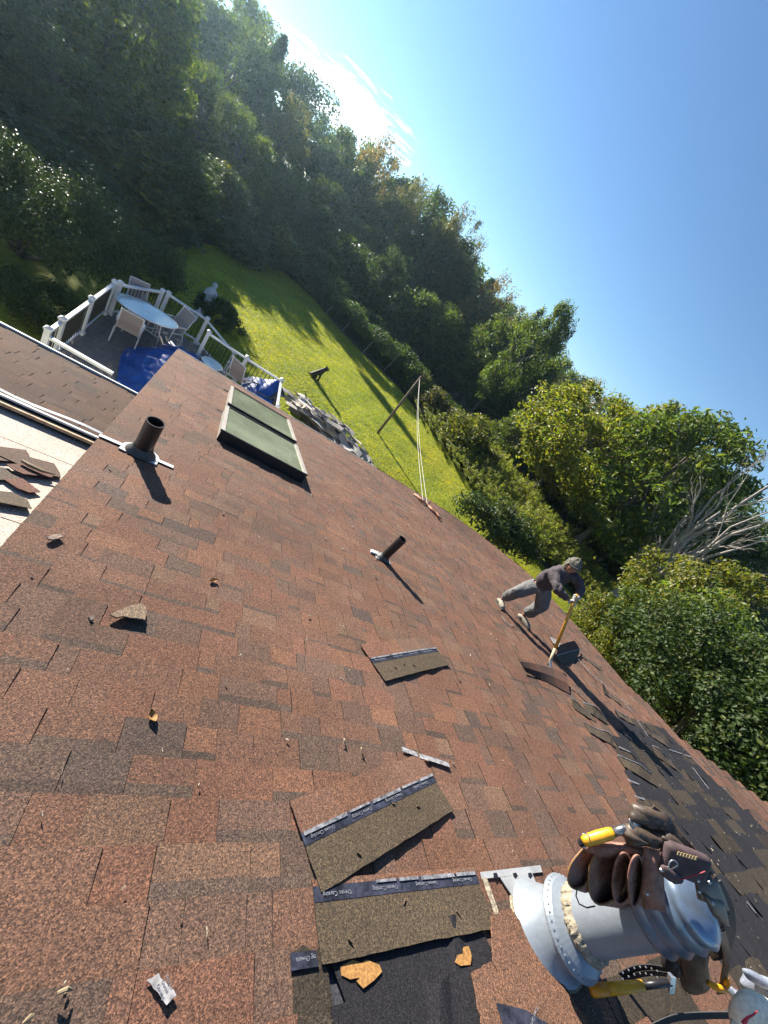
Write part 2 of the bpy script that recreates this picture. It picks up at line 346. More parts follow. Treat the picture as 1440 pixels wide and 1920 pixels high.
def trunkmesh(Cc, seed, r0=.022, lean=0., top=.78, limbs=9, base=0.):
    r = random.Random(seed); g = G(); P = [(math.sin(k * 1.3) * .008 * k / 3 + lean * k / 6, math.cos(k * 1.7) * .006 * k / 3, base + top * k / 7) for k in range(8)]
    P = np.array(P); g.tube(P, [r0 * (1.15 if k == 0 else 1) * (1 - .8 * k / 7) for k in range(8)], 7)
    idx = list(range(len(Cc))); r.shuffle(idx)
    for i in idx[:limbs]:
        t = r.uniform(.3, .85); a = P[0] * (1 - t) + P[-1] * t; e = Cc[i]; mid = (a + e) / 2 + np.array([r.uniform(-.02, .02), r.uniform(-.02, .02), -.02])
        g.tube([a, mid, e], [r0 * .42 * (1 - t * .5), r0 * .28, r0 * .08], 5)
    return g
PROTO = {}
def proto(key, leafm, seed, trunk=True, r0=.022, limbs=9, bark=None, lean=0., **k):
    V, F, C, Cc = crown(seed, **k); cm = mk('crown', V, F, leafm, cols=C)
    if trunk:
        g = trunkmesh(Cc, seed, r0, lean, limbs=limbs); tm = mk('trunk', np.vstack(g.V), g.F, bark or M_BARK, smooth=True)
    else: tm = None
    PROTO[key] = (cm, tm)
def plant(key, P, h, rad, label, cat='tree', group=None, rot=None, name='tree', base_r=.33):
    cm, tm = PROTO[key]; o = emp(name, P, label, cat, group); a = random.uniform(0, 6.28) if rot is None else rot
    M = Matrix.Translation(Vector(P)) @ Matrix.Rotation(a, 4, 'Z') @ Matrix.Diagonal((rad / base_r, rad / base_r, h, 1))
    link('crown', cm, o, M)
    if tm: link('trunk', tm, o, M)
    return o
def woods():
    proto('dark1', L_DARK, 11, clumps=60, per=170, size=.030, yel=.15)
    proto('dark2', L_DARK, 12, clumps=44, per=230, size=.027, rz=.42, cr=.12, yel=.2)
    proto('mid1', L_MID, 13, clumps=52, per=200, size=.028, yel=.3)
    proto('mid2', L_MID, 14, clumps=70, per=150, size=.026, rxy=.3, rz=.43, zc=.56, cr=.09, yel=.35)
    proto('willow', L_OLIVE, 15, clumps=80, per=150, size=.034, rxy=.27, rz=.42, zc=.57, cr=.07, droop=.10, aspect=.22, yel=.35)
    proto('airy', L_BROWN, 16, clumps=60, per=90, size=.021, cr=.09, yel=.3, limbs=26, r0=.02)
    proto('cone', L_DARK, 17, clumps=90, per=110, size=.026, shape='cone', rxy=.24, cr=.07, aspect=.35, yel=.2)
    proto('yellow', L_YEL, 18, clumps=64, per=210, size=.027, rxy=.34, rz=.38, cr=.095, yel=.4, limbs=16, r0=.016)
    proto('ash', L_MID, 19, clumps=60, per=170, size=.034, aspect=.35, cr=.1, limbs=14, yel=.25)
    proto('shrub', L_OLIVE, 20, clumps=34, per=200, size=.05, shape='bush', rxy=.34, rz=.72, zc=.12, cr=.15, yel=.35, trunk=False, flat=1)
    proto('ybush', L_YEL, 21, clumps=34, per=200, size=.05, shape='bush', rxy=.34, rz=.72, zc=.12, cr=.15, yel=.4, trunk=False, flat=1)
    proto('under', L_DARK, 22, clumps=40, per=150, size=.06, shape='bush', rxy=.36, rz=.75, zc=.08, cr=.17, yel=.15, trunk=False, flat=1)
    sky_az = [-50, -25, -10, -7.8, -3, 3.4, 9, 15.4, 19, 23.5, 28, 32.7, 34.5, 36.7, 43.8, 50.3, 58.8, 64, 80, 100]
    sky_el = [6, 7, 8.2, 8.0, 7.2, 7.4, 8.0, 9.4, 7.6, 8.0, 6.6, 8.2, 6.6, 6.4, 6.6, 8.5, 9.0, 8, 6, 5]
    rr_ = random.Random(5)
    def ring(dist, step, dz, keys, label, grp, a0=-52, a1=84, hmin=4):
        a = a0
        while a < a1:
            el_ = np.interp(a, sky_az, sky_el) - dz + rr_.uniform(-1.0, .35); d = dist * rr_.uniform(.93, 1.08); t = math.radians(a)
            h = max(hmin, CZ + d * math.tan(math.radians(el_))); x, y = d * math.sin(t), d * math.cos(t)
            if not inpoly(np.array([x]), np.array([y]), LAWN)[0]:
                plant(rr_.choice(keys), (x, y, -.1), h, h * rr_.uniform(.27, .38), label, 'tree', grp)
            a += math.degrees(step / d) * rr_.uniform(.75, 1.25)
    ring(108, 8.5, .9, ['dark1', 'dark2', 'mid1', 'cone'], 'tall tree in the dense wood forming the skyline behind the lawn', 'tall trees of the wood behind the lawn')
    ring(88, 8.2, .2, ['dark1', 'dark2', 'mid1', 'mid2', 'willow', 'cone', 'mid2'], 'tall tree in the dense wood forming the skyline behind the lawn', 'tall trees of the wood behind the lawn')
    ring(72, 7.0, 2.0, ['dark1', 'dark2', 'mid1', 'mid2', 'willow', 'dark1'], 'dark green tree in the middle depth of the wood behind the lawn', 'middle trees of the wood behind the lawn')
    ring(66, 4.0, 7.5, ['under', 'shrub', 'dark2'], 'low dark tree at the shaded foot of the wood', 'low trees at the foot of the wood', hmin=3)
    ring(50, 4.2, 7.2, ['under', 'dark2', 'under', 'mid1', 'shrub'], 'low dark tree at the shaded foot of the wood', 'low trees at the foot of the wood', hmin=2.6)
    # the wood stands closer on the left
    gl = 'trees of the near wood at the upper left'
    for a, d in [(-16.5, 40), (-18.6, 38), (-21, 38), (-23.5, 36.5), (-26, 36), (-29, 35), (-32, 34), (-36, 34), (-40, 33), (-24, 42), (-30, 41)]:
        t = math.radians(a); h = rr_.uniform(9.6, 10.6) if a > -19 else rr_.uniform(6.0, 7.2); plant(rr_.choice(['dark1', 'mid1', 'dark2', 'mid2', 'willow']), (d * math.sin(t), d * math.cos(t), -.1), h, h * rr_.uniform(.30, .38), 'tall dark tree of the near wood at the upper left behind the round bushes', 'tree', gl)
    for i in range(26):
        t = math.radians(-44 + i * 1.3 + rr_.uniform(-.8, .8)); d = rr_.uniform(27, 34); h = rr_.uniform(2.6, 4.4) if i > 16 else rr_.uniform(3.2, 6.2)
        if not inpoly(np.array([d * math.sin(t)]), np.array([d * math.cos(t)]), LAWN)[0]: plant(rr_.choice(['under', 'dark2', 'shrub', 'dark1']), (d * math.sin(t), d * math.cos(t), -.1), h, rr_.uniform(1.8, 2.8), 'low dark growth in the deep shade at the upper left', 'tree', 'low growth under the near wood at the upper left')
    # shrubs and saplings closing the edge of the wood behind the lawn
    g2 = 'undergrowth bushes along the far edge of the lawn'
    for i in range(30):
        t = i / 29; ex = np.interp(t, [0, .25, .5, .75, 1], [-4.5, 1, 9.5, 15.5, 18.2]); ey = np.interp(t, [0, .25, .5, .75, 1], [33, 41.5, 37, 30.5, 23.5])
        h = rr_.uniform(1.6, 3.3); plant(rr_.choice(['under', 'under', 'shrub']), (ex + rr_.uniform(0, 2), ey + rr_.uniform(0, 2.5), -.05), h, rr_.uniform(1.3, 2.2), 'dark undergrowth bush on the far shaded edge of the lawn', 'bush', g2, name='bush')
    for i in range(26):
        t = i / 25; ex = np.interp(t, [0, .4, .7, 1], [-6.5, -5.0, -2.5, 5]); ey = np.interp(t, [0, .4, .7, 1], [19.5, 31, 40, 43]); h = rr_.uniform(2.4, 4.6) if t > .25 else rr_.uniform(1.5, 2.4)
        plant(rr_.choice(['under', 'shrub', 'dark2', 'under']), (ex - rr_.uniform(0, 3.5), ey + rr_.uniform(0, 4), -.05), h, rr_.uniform(1.5, 2.4), 'dark growth in deep shade at the far left end of the lawn', 'bush', 'dark growth at the far left end of the lawn', name='bush')
    # ---- trees one can single out: (crown top x, y in the photograph, distance, radius, kind, label, cat)
    for key, px, py, d, rad, nm, lab in [
        ('airy', 742, 262, 76, 4.4, 'airy_tree', 'airy light tree on the skyline against the white cloud'),
        ('willow', 884, 392, 70, 4.3, 'willow_tree', 'tall grey green willow standing highest behind the middle of the lawn'),
        ('willow', 905, 440, 72, 3.0, 'willow_tree', 'slimmer willow just right of the tallest willow'),
        ('airy', 960, 522, 64, 3.9, 'thin_crowned_tree', 'thin crowned brownish tree on the skyline left of the branching green tree'),
        ('mid2', 1000, 596, 50, 3.7, 'broadleaf_tree', 'large bushy green tree above the clothesline pole, sunlit on its right'),
        ('ash', 1075, 572, 44, 2.3, 'leaning_tree', 'slender tree with long leafy branches reaching right into the blue sky'),
        ('mid1', 845, 566, 52, 3.6, 'vine_covered_tree', 'round tree overgrown with bright vines behind the clothesline pole'),
        ('mid2', 640, 350, 66, 4.4, 'sunlit_tree', 'tree with pale sunlit leaf clusters behind the left of the lawn'),
        ('willow', 800, 330, 72, 3.8, 'willow_tree', 'feathery tree between the white cloud and the tallest willow'),
        ('cone', 540, 60, 64, 3.2, 'conifer_tree', 'dark spiky tree on the skyline at the top left beside the cloud'),
        ('airy', 1140, 722, 52, 3.6, 'bare_brown_tree', 'brown thinly leaved tree on the skyline left of the big yellow green tree'),
        ('yellow', 1060, 745, 48, 2.2, 'small_yellow_tree', 'small yellow tree below the brown thinly leaved tree'),
        ('yellow', 1195, 752, 33, 4.6, 'maple_tree', 'big bright yellow green tree on the right of the photo'),
        ('ash', 1385, 792, 31, 4.3, 'ash_tree', 'dark green tree behind the bleached dead tree at the right edge'),
        ('yellow', 1290, 775, 36, 3.6, 'maple_tree', 'yellow green tree between the big bright one and the dark one at the right edge'),
        ('shrub', 842, 735, 34, 1.7, 'round_shrub', 'round olive shrub behind the top of the clothesline pole'),
        ('ybush', 915, 775, 31, 1.9, 'leafy_sapling', 'yellow green leafy sapling at the edge of the wood right of the clothesline pole'),
        ('mid1', 1010, 790, 38, 2.6, 'shaded_tree', 'dark shaded tree under the left side of the big yellow green tree'),
        ('yellow', 1425, 1072, 23, 2.3, 'spreading_tree', 'spreading yellow green tree below the dead tree at the right edge'),
        ('mid2', 1285, 1140, 20, 2.3, 'leafy_tree', 'olive green leafy tree right of the worker beyond the hedge'),
        ('yellow', 1225, 1165, 19, 1.7, 'small_leafy_tree', 'small yellowish tree beside the strip of lawn right of the worker'),
    ]:
        P = at_h(px, py, d); plant(key, (P[0], P[1], -.05), P[2] + .05, rad, lab, 'tree' if 'shrub' not in nm and 'sapling' not in nm else 'bush', name=nm)
    for px, py, d, rad in [(1330, 1020, 36, 2.6), (1180, 1010, 37, 2.8), (1100, 930, 38, 2.6), (1240, 1040, 36, 2.4), (1430, 1160, 20, 2.4), (1430, 970, 36, 3.2), (1300, 930, 35, 3.0), (1180, 900, 39, 3.0), (1040, 860, 40, 2.8), (960, 690, 48, 3.0), (930, 620, 56, 3.6), (760, 470, 60, 3.8), (700, 420, 64, 3.8), (620, 390, 64, 3.9), (560, 320, 66, 4.0), (500, 250, 66, 4.0), (1040, 660, 50, 3.2), (1090, 760, 48, 2.6)]:
        P = at_h(px, py, d); plant(rr_.choice(['dark1', 'mid1', 'dark2']), (P[0], P[1], -.05), P[2], rad, 'dark shaded tree filling the depth of the wood', 'tree', 'shaded trees filling the wood')
def feathery_hedge():
    """tall feathery yellow green plants in a belt along the right edge of the lawn"""
    r = np.random.default_rng(31); V = []; C = []; n = 9000
    st = 150; bx = r.normal(0, .17, st); by = r.normal(0, .17, st); hh = r.uniform(.55, 1.0, st) * (1 - .9 * np.hypot(bx, by))
    i = r.integers(0, st, n); t = r.random(n) ** .7; z = hh[i] * (.12 + .88 * t)
    P = np.stack([bx[i] * (1 + 1.1 * t) + r.normal(0, .02, n), by[i] * (1 + 1.1 * t) + r.normal(0, .02, n), z], 1)
    D = np.stack([bx[i] * 3 + r.normal(0, .3, n), by[i] * 3 + r.normal(0, .3, n), np.full(n, .4)], 1)
    V = leaves(P, D, .075, r, .20, .6, 0, 3.0); C = leafcols(n, r, .4, .35)
    PROTO['feather'] = (mk('foliage', V, np.arange(4 * n).reshape(-1, 4), L_FEATH, cols=C), None)
    rr_ = random.Random(8)
    edge = [(15.6, 27), (16.2, 24), (17.6, 20.6), (19.6, 18.4), (22.0, 16.6), (24.4, 15.0), (26.6, 13.4), (27.6, 11.0), (27.2, 8.2), (27.6, 5.2)]
    E = np.array(edge)
    for row, (off, h0, k) in enumerate([(0, 1.7, 16), (1.8, 2.3, 16), (3.8, 2.6, 14)]):
        for j in range(k):
            s = j / (k - 1) * (len(E) - 1); a = int(min(s, len(E) - 2)); p = E[a] + (E[a + 1] - E[a]) * (s - a); d = E[a + 1] - E[a]; nn = np.array([-d[1], d[0]]) / np.hypot(*d)
            if nn @ np.array([1, .6]) < 0: nn = -nn
            p = p + nn * (off + .6) + np.array([rr_.uniform(-.5, .5), rr_.uniform(-.5, .5)]); h = h0 * rr_.uniform(.8, 1.2)
            o = emp('feathery_shrub', (p[0], p[1], -.03), 'tall feathery yellow green plant in the belt along the right edge of the lawn', 'shrub', 'feathery plants along the lawn edge')
            s_ = rr_.uniform(2.6, 3.6); link('foliage', PROTO['feather'][0], o, Matrix.Translation((p[0], p[1], -.03)) @ Matrix.Rotation(rr_.uniform(0, 6), 4, 'Z') @ Matrix.Diagonal((s_, s_, h, 1)))
def near_bushes():
    # dense maple-like tree close to the roof on the right
    def big(name, c, rad, leafm, n, size, label, cat, seed, base=0.0, clumps=60, cr=.22, aspect=.7, yel=.2, flatlow=True, stems=5, bark=M_BARK):
        r = np.random.default_rng(seed); D = r.normal(0, 1, (clumps, 3)); D /= np.linalg.norm(D, axis=1, keepdims=True)
        if flatlow: D[:, 2] = np.where(D[:, 2] < -.2, -D[:, 2] * .5, D[:, 2])
        Cc = D * r.uniform(.62, .95, (clumps, 1)) * np.array(rad) + np.array(c); per = n // clumps; ci = np.repeat(np.arange(clumps), per); m = len(ci)
        d = r.normal(0, 1, (m, 3)); d /= np.linalg.norm(d, axis=1, keepdims=True); q = r.random(m) ** .4
        P = Cc[ci] + d * (q * cr * min(rad) * r.uniform(.7, 1.3, clumps)[ci])[:, None]; P += r.normal(0, size * .5, (m, 3)); P[:, 2] = np.maximum(P[:, 2], base + .05)
        o = emp(name, (c[0], c[1], base), label, cat)
        tm = Matrix.Translation(Vector(c))
        link('crown', mk('crown', leaves(P, d + np.array([0, 0, .6]), size, r, aspect, .6) - np.array(c), np.arange(4 * m).reshape(-1, 4), leafm, cols=leafcols(m, r, yel, .5)), o, tm)
        rr_ = random.Random(seed)
        for s in range(stems):
            a = 2 * PI * s / stems; b0 = np.array([c[0] + .12 * math.cos(a), c[1] + .12 * math.sin(a), base]); e = Cc[rr_.randrange(clumps)]
            g = G(); g.tube([b0, b0 * .5 + e * .5 + np.array([0, 0, -.1]), e], [.05 + .02 * rad[2], .03 + .01 * rad[2], .012], 6)
            for _ in range(4):
                e2 = Cc[rr_.randrange(clumps)]; t = rr_.uniform(.4, .9); a2 = b0 * (1 - t) + e * t; g.tube([a2, (a2 + e2) / 2, e2], [.025, .016, .006], 5)
            g.obj('trunk', bark, o, smooth=True)
        return o
    P = at_h(1400, 1330, 16.5); big('maple_tree', (P[0] + .6, P[1] - .4, 3.6), (4.3, 4.7, 3.5), L_MAPLE, 76000, .125, 'dense dark green leafy tree filling the right edge beside the roof', 'tree', 41, clumps=150, cr=.20, yel=.2)
    P = at_h(1230, 1290, 19); big('understory_tree', (P[0], P[1], 2.0), (1.9, 2.0, 2.0), L_OLIVE, 15000, .12, 'olive leaved small tree right of the lawn strip, against the dense dark tree', 'tree', 42, clumps=60, yel=.35)
    a = on_z(925, 1010, 1.4); big('laurel_bush', (15.6, 14.2, .9), (3.3, 1.5, 1.35), L_GLOSS, 5200, .26, 'glossy big leaved laurel bush just beyond the eave left of the worker', 'bush', 43, clumps=60, cr=.4, aspect=.42, yel=.3, stems=4)
    P = at_h(75, 480, 15.8); big('holly_bush', (P[0] - .4, P[1], 1.15), (2.9, 2.3, 1.75), L_GLOSS, 42000, .085, 'large round glossy dark bush behind the left corner of the deck', 'bush', 44, clumps=130, cr=.26, aspect=.5, yel=.25, stems=7)
    P = at_h(262, 520, 18.6); big('holly_bush', (P[0], P[1] + .2, .75), (1.55, 1.5, 1.2), L_GLOSS, 17000, .08, 'smaller rounded glossy bush right of the large one behind the deck', 'bush', 45, clumps=70, cr=.3, aspect=.5, yel=.35, stems=5)
    P = on_z(60, 590, .2); big('low_bush', (P[0], P[1] + .3, .35), (1.5, 1.0, .7), L_DARK, 9000, .08, 'low dark green bush under the large one beside the side roof', 'bush', 46, clumps=40, cr=.35, aspect=.5, yel=.1, stems=3)
    P = on_z(408, 598, .2); big('low_shrub', (P[0], P[1], .35), (1.2, 1.0, .6), L_DARK, 6000, .09, 'low dark shrub right of the white statues', 'bush', 47, clumps=36, cr=.35, yel=.15, stems=3)
def dead_tree():
    B = at_h(1160, 1108, 29); B = np.array([B[0], B[1], 0.0]); o = emp('dead_tree', B, 'bleached leafless dead tree spreading its bare branches at the right edge', 'tree')
    rr_ = random.Random(12)
    # main limbs aim at points seen in the photograph
    base = at_h(1165, 1108, 29)
    P0 = np.array([base[0], base[1], max(base[2], .1)])
    g = G(); g.tube([B + [0, 0, -.1], P0 + np.array([0, 0, .2])], [.34, .28], 9)
    starts = P0 + np.array([0, 0, .15]); tips = [(1450, 905, 29), (1425, 985, 28), (1350, 960, 29), (1300, 950, 30), (1232, 985, 31), (1390, 890, 30), (1440, 960, 27), (1270, 880, 31), (1440, 1010, 28)]
    g.obj('trunk', M_DEADBARK, o, smooth=True)
    def grow(g, a, b, r0, depth):
        n = 6; pts = [a]; 
        for k in range(1, n + 1):
            t = k / n; p = a * (1 - t) + b * t + np.array([rr_.uniform(-1, 1), rr_.uniform(-1, 1), rr_.uniform(-1, 1)]) * np.linalg.norm(b - a) * .035 * (1 if k < n else 0); pts.append(p)
        g.tube(pts, [r0 * (1 - .78 * k / n) for k in range(n + 1)], 5 if depth else 7)
        if depth < 3:
            for q in range(5 if depth < 2 else 3):
                k = rr_.randint(1, n); s = pts[k]; L_ = np.linalg.norm(b - a) * rr_.uniform(.25, .5); d = nrm(nrm(b - a) + np.array([rr_.uniform(-.7, .7), rr_.uniform(-.7, .7), rr_.uniform(-.35, .8)]))
                grow(g, s, s + d * L_, r0 * (1 - .78 * k / n) * .6, depth + 1)
    for i, (x, y, d) in enumerate(tips):
        g = G(); grow(g, starts, at_h(x, y, d - 3), .2 if i < 3 else .13, 0); g.obj('branch', M_DEADBARK, o, smooth=True)
def dead_twigs():
    for px, py, d, lab in [(1185, 1255, 17.5, 'small bare dead bush at the end of the lawn strip right of the worker'), (1090, 705, 44, 'bare dead sapling poking into the sky left of the brown tree')]:
        B = at_h(px, py, d); rr_ = random.Random(int(px)); o = emp('bare_sapling', (B[0], B[1], 0), lab, 'dead bush')
        g = G(); top = B + [0, 0, .6]; base = np.array([B[0], B[1], 0.])
        g.tube([base, (base + top) / 2 + [.1, 0, 0], top], [.05, .035, .01], 6)
        for k in range(14):
            t = rr_.uniform(.2, 1); s = base * (1 - t) + top * t; g.tube([s, s + [rr_.uniform(-.7, .7), rr_.uniform(-.7, .7), rr_.uniform(.1, .8)]], [.016, .004], 4)
        g.obj('trunk', M_DEADBARK, o)
def arbor():
    base = [(3.2, 43.5), (4.5, 39.5), (5.6, 36.7), (7.1, 34.6), (9.2, 33.3), (11.6, 33.2)]
    o = emp('grape_arbor', (7, 36, 0), 'long vine covered arbor on slanting wooden posts at the far edge of the lawn', 'arbor')
    mw = mat('grey_post_wood', (.20, .17, .14), .85, noise=(8, 4, .6, 1.3))
    for x, y in base:
        g = G(); g.tube([(x, y, 0), (x + .25, y + .1, 2.0)], [.06, .05], 7); g.obj('post', mw, o)
    g = G()
    for z in (1.6, 1.95): g.tube([(x + .2, y + .1, z) for x, y in base], .012, 4)
    g.obj('wire', mw, o)
    r = np.random.default_rng(9); n = 9000; t = r.random(n) * (len(base) - 1); i = np.minimum(t.astype(int), len(base) - 2); Bs = np.array(base); p = Bs[i] + (Bs[i + 1] - Bs[i]) * (t - i)[:, None]
    a = r.uniform(0, 2 * PI, n); q = r.random(n) ** .5; P = np.stack([p[:, 0] + .3 + .75 * q * np.cos(a), p[:, 1] + .3 + .75 * q * np.cos(a), 1.75 + .65 * q * np.sin(a) + .2 * np.sin(t * 5)], 1)
    D = np.stack([np.cos(a), np.cos(a), np.sin(a) + .5], 1)
    V = leaves(P, D, .16, r, .8, .6); c = V.mean(0)
    link('vine', mk('vine', V - c, np.arange(4 * n).reshape(-1, 4), L_DARK, cols=leafcols(n, r, .2) * np.array([1.2, 1.3, 1.7])), o, Matrix.Translation(Vector(c)))
terrain(); lawn(); woods(); feathery_hedge(); near_bushes(); dead_tree(); dead_twigs(); arbor()
# ================================================================ the house: roof planes
M_FASCIA = mat('fascia_grey', (.5, .48, .45), .6, noise=(8, 4, .8, 1.1))
M_SIDING = mat('white_siding', (.66, .65, .62), .6, noise=(3, 3, .9, 1.05))
HOUSE = emp('house', (4, 4, 0), 'house with a large reddish brown asphalt shingle roof seen from its own ridge', 'house')
OUT = [(10.6, -1.05), (10.6, .3), (9.5, 1.16), (8.16, 2.1), (8.3, 2.7), (8.12, 3.1), (8.95, 5.35), (9.4, 7.0), (9.0, 7.75), (8.3, 8.5), (7.2, 9.1), (4.5, 9.26), (-.67, 9.26), (-.29, -1.05)]
def umin(v): return np.interp(v, [-1.05, 9.26], [-.29, -.67])
def umax(v): return float(np.interp(v, [-1.05, .3, 1.16, 2.1, 2.7, 3.1, 5.35, 7.0, 7.75, 8.5, 9.1, 9.26], [10.6, 10.6, 9.5, 8.16, 8.3, 8.12, 8.95, 9.4, 9.0, 8.3, 7.2, 4.5]))
def torn(v):
    """stretch of a course (by its middle v) that has been stripped to the felt"""
    if v > 2.15: return None
    a = float(np.interp(v, [-.6, -.13, .1, .36, .92, 1.2, 1.66, 1.9, 2.15], [3.75, 3.85, 3.95, 4.05, 4.5, 4.75, 5.15, 5.6, 6.3]))
    b = float(np.interp(v, [-.6, .5, .8, 1.4, 2.15], [8.2, 8.05, 7.95, 7.75, 7.75])); return (a, b)
def house_body():
    frame = (O0, U, VV, NN)
    g = G(); g.prism([(a, b) for a, b in OUT], -.17, -.012, frame, (1, 1, 1)); r = g.obj('roof', M_FELT, HOUSE)
    # rear slope past the ridge
    V2 = np.array([0, -math.cos(SL), -math.sin(SL)]); Ob = R(0, -1.05, -.012)
    V, F = prism([(-.3, 0), (10.6, 0), (10.6, 5), (-.3, 5)], -.15, 0, (Ob, U, V2, np.cross(U, V2) * -1)); add('rear_roof', V, F, M_FELT, HOUSE)
    g = G()
    for (x0, x1, y0, y1) in [(-.2, 7.9, -5.5, 8.2)]:
        for (ax_, ay, bx_, by) in [(x0, y0, x1, y0), (x1, y0, x1, y1), (x1, y1, x0, y1), (x0, y1, x0, y0)]:
            def zt(x, y):
                vv = y / math.cos(SL); P = R(0, 0, 0); return (O0[2] - abs(y - O0[1] + 1.0) * math.tan(SL) + .2) - .25
            za = O0[2] - (ay - O0[1]) * math.tan(SL) - .3 if ay > -1 else 4.0; zb = O0[2] - (by - O0[1]) * math.tan(SL) - .3 if by > -1 else 4.0
            dx, dy = nrm((bx_ - ax_, by - ay)); nx, ny = dy * .15, -dx * .15
            Q = [(ax_, ay), (bx_, by), (bx_ - nx, by - ny), (ax_ - nx, ay - ny)]; Z = [za, zb, zb, za]
            V = [(x, y, 0) for x, y in Q] + [(x, y, z) for (x, y), z in zip(Q, Z)]; g.add(V, [(3, 2, 1, 0), (4, 5, 6, 7), (0, 1, 5, 4), (1, 2, 6, 5), (2, 3, 7, 6), (3, 0, 4, 7)])
    g.obj('wall', M_SIDING, HOUSE)
    # metal drip edges: along the near eave and the rake
    def strip(pts, name, w_=.03, m=M_WTRIM, h=.05, dz=.004):
        for a, b in zip(pts[:-1], pts[1:]):
            A, B = R(*a, dz), R(*b, dz); d = nrm(B - A); s = np.cross(NN, d)
            G().box((A + B) / 2 - NN * (h / 2 - .002), (np.linalg.norm(B - A), w_, h), (d, s, NN)).obj(name, m, HOUSE)
    strip([(-.68, 9.28), (1.9, 9.285), (4.5, 9.285)], 'drip_edge')
    strip([(4.52, 9.28), (7.21, 9.12), (8.31, 8.52)], 'drip_edge', m=M_DARKM)
    strip([(-.692, 9.26), (-.515, 4.7)], 'rake_trim', .01, M_DARKM, .1, -.02); strip([(-.515, 4.7), (-.305, -1.0)], 'rake_trim', .01, M_DARKM, .1, -.02)
    return r
ROOFO = house_body()
RED = np.array([(.130, .063, .043), (.126, .067, .047), (.142, .070, .045), (.108, .063, .047), (.122, .063, .044), (.088, .056, .044), (.076, .052, .043), (.134, .077, .053)])
def rcol(r, dark=False):
    k = r.choice(len(RED), p=[.2, .22, .15, .14, .15, .05, .02, .07]); c = RED[k] * np.array([1.08, 1.17, 1.19]) * r.uniform(.9, 1.1); return tuple(c)
def stain(u, v):
    """dark algae streaks running down to the eave"""
    s = .42 * math.exp(-((u - 7.2 - .25 * math.sin(v * 3)) / .8) ** 2) * min(1, max(0, (v - 6.3) / 1.6)) + .30 * math.exp(-((u - .16) / .16) ** 2) * min(1, (v - 6) / 1.5) + .22 * math.exp(-((u - 5.2) / .35) ** 2) * max(0, (v - 7) / 2)
    return 1 - min(.6, s)
def shingle(u0, u1, vb, r, G_, wob=0.0, lift=0.0):
    """one laminated shingle course piece: base layer and raised tabs; local x = u, y = v, z = normal"""
    g = G_; x = u0; t0 = .0045 + lift; L_ = u1 - u0; y1 = vb; y0 = vb - .168
    def slab(a, b, zb, zt0, zt1, c, band, bc):
        ys = [y0, vb - .1425, vb - .1425 + r.uniform(.034, .05), y1] if band else [y0, y1]
        zt = [zt0 + (zt1 - zt0) * (y - y0) / (y1 - y0) for y in ys]; m = len(ys); V = []
        for y, z in zip(ys, zt): V += [(a, y, z), (b, y, z)]
        V += [(a, y1, zb), (b, y1, zb), (a, y0, zb), (b, y0, zb)]; n = 2 * m
        F = [(2 * i, 2 * i + 1, 2 * i + 3, 2 * i + 2) for i in range(m - 1)] + [(n - 2, n - 1, n + 1, n)] + [tuple([n + 2, 0] + [2 * i for i in range(1, m)] + [n])] + [tuple([n + 3, n + 1] + [2 * i + 1 for i in range(m - 1, 0, -1)] + [1])]
        cc = [c] * (m - 1)
        if band: cc[1] = bc; cc[0] = bc
        ec = (.02, .017, .015)
        g.add(V, F, cc + [ec] * 3)
    segs = []; tooth = r.random() < .5
    while x < u1 - .03:
        w_ = r.uniform(.13, .34) if tooth else r.uniform(.08, .24); w_ = min(w_, u1 - x)
        if u1 - x - w_ < .05: w_ = u1 - x
        segs.append((x, x + w_, tooth)); x += w_; tooth = not tooth
    for a, b, tt in segs:
        c = rcol(r); st = stain((a + b) / 2, vb) * r.uniform(.94, 1.06) if vb > 6 else 1.0; c = tuple(q * st for q in c)
        dk = np.array((.076, .055, .045)) * r.uniform(.9, 1.3)
        if tt: slab(a, b, -.006, -.0045 + lift, .0105 + lift, c, r.random() < .16, tuple(dk))
        else: slab(a, b, -.007, -.0060 + lift, .0042 + lift, c, r.random() < .42, tuple(dk))
def torn_piece(a, b, vb, r, g, kind):
    """what is left of a course after tearing: felt black or brown backing, ragged lower edge"""
    c = (.016, .016, .020) if kind == 'black' else tuple(np.array((.043, .035, .026)) * r.uniform(.75, 1.15))
    n = max(3, int((b - a) / .07)); xs = np.linspace(a, b, n + 1); top = [(x, vb - .165) for x in xs]; z0 = r.uniform(.002, .006)
    sl = r.uniform(-.02, .02); low = [(x + (0 if 0 < i_ < n else 0), vb + sl * (x - a) - (r.uniform(0, .006) if r.random() < .8 else r.uniform(.01, .04))) for i_, x in enumerate(xs)]; sk = r.normal(0, .05, 2); top[0] = (a + sk[0], top[0][1]); top[-1] = (b + sk[1], top[-1][1])
    V = [(x, y, z0 - .004) for x, y in top] + [(x, y, z0 + .003 + (r.uniform(.004, .02) if r.random() < .12 else 0)) for x, y in low]; m = n + 1
    V += [(x, y, z - .006) for x, y, z in V[m:]]
    F = [(i, i + 1, m + i + 1, m + i) for i in range(n)] + [(m + i, m + i + 1, 2 * m + i + 1, 2 * m + i) for i in range(n)]; F += [(0, m, 2 * m), (n, 3 * m - 1, 2 * m - 1)]
    g.add(V, F, c)
M_TORN = granule('torn_backing', .85)
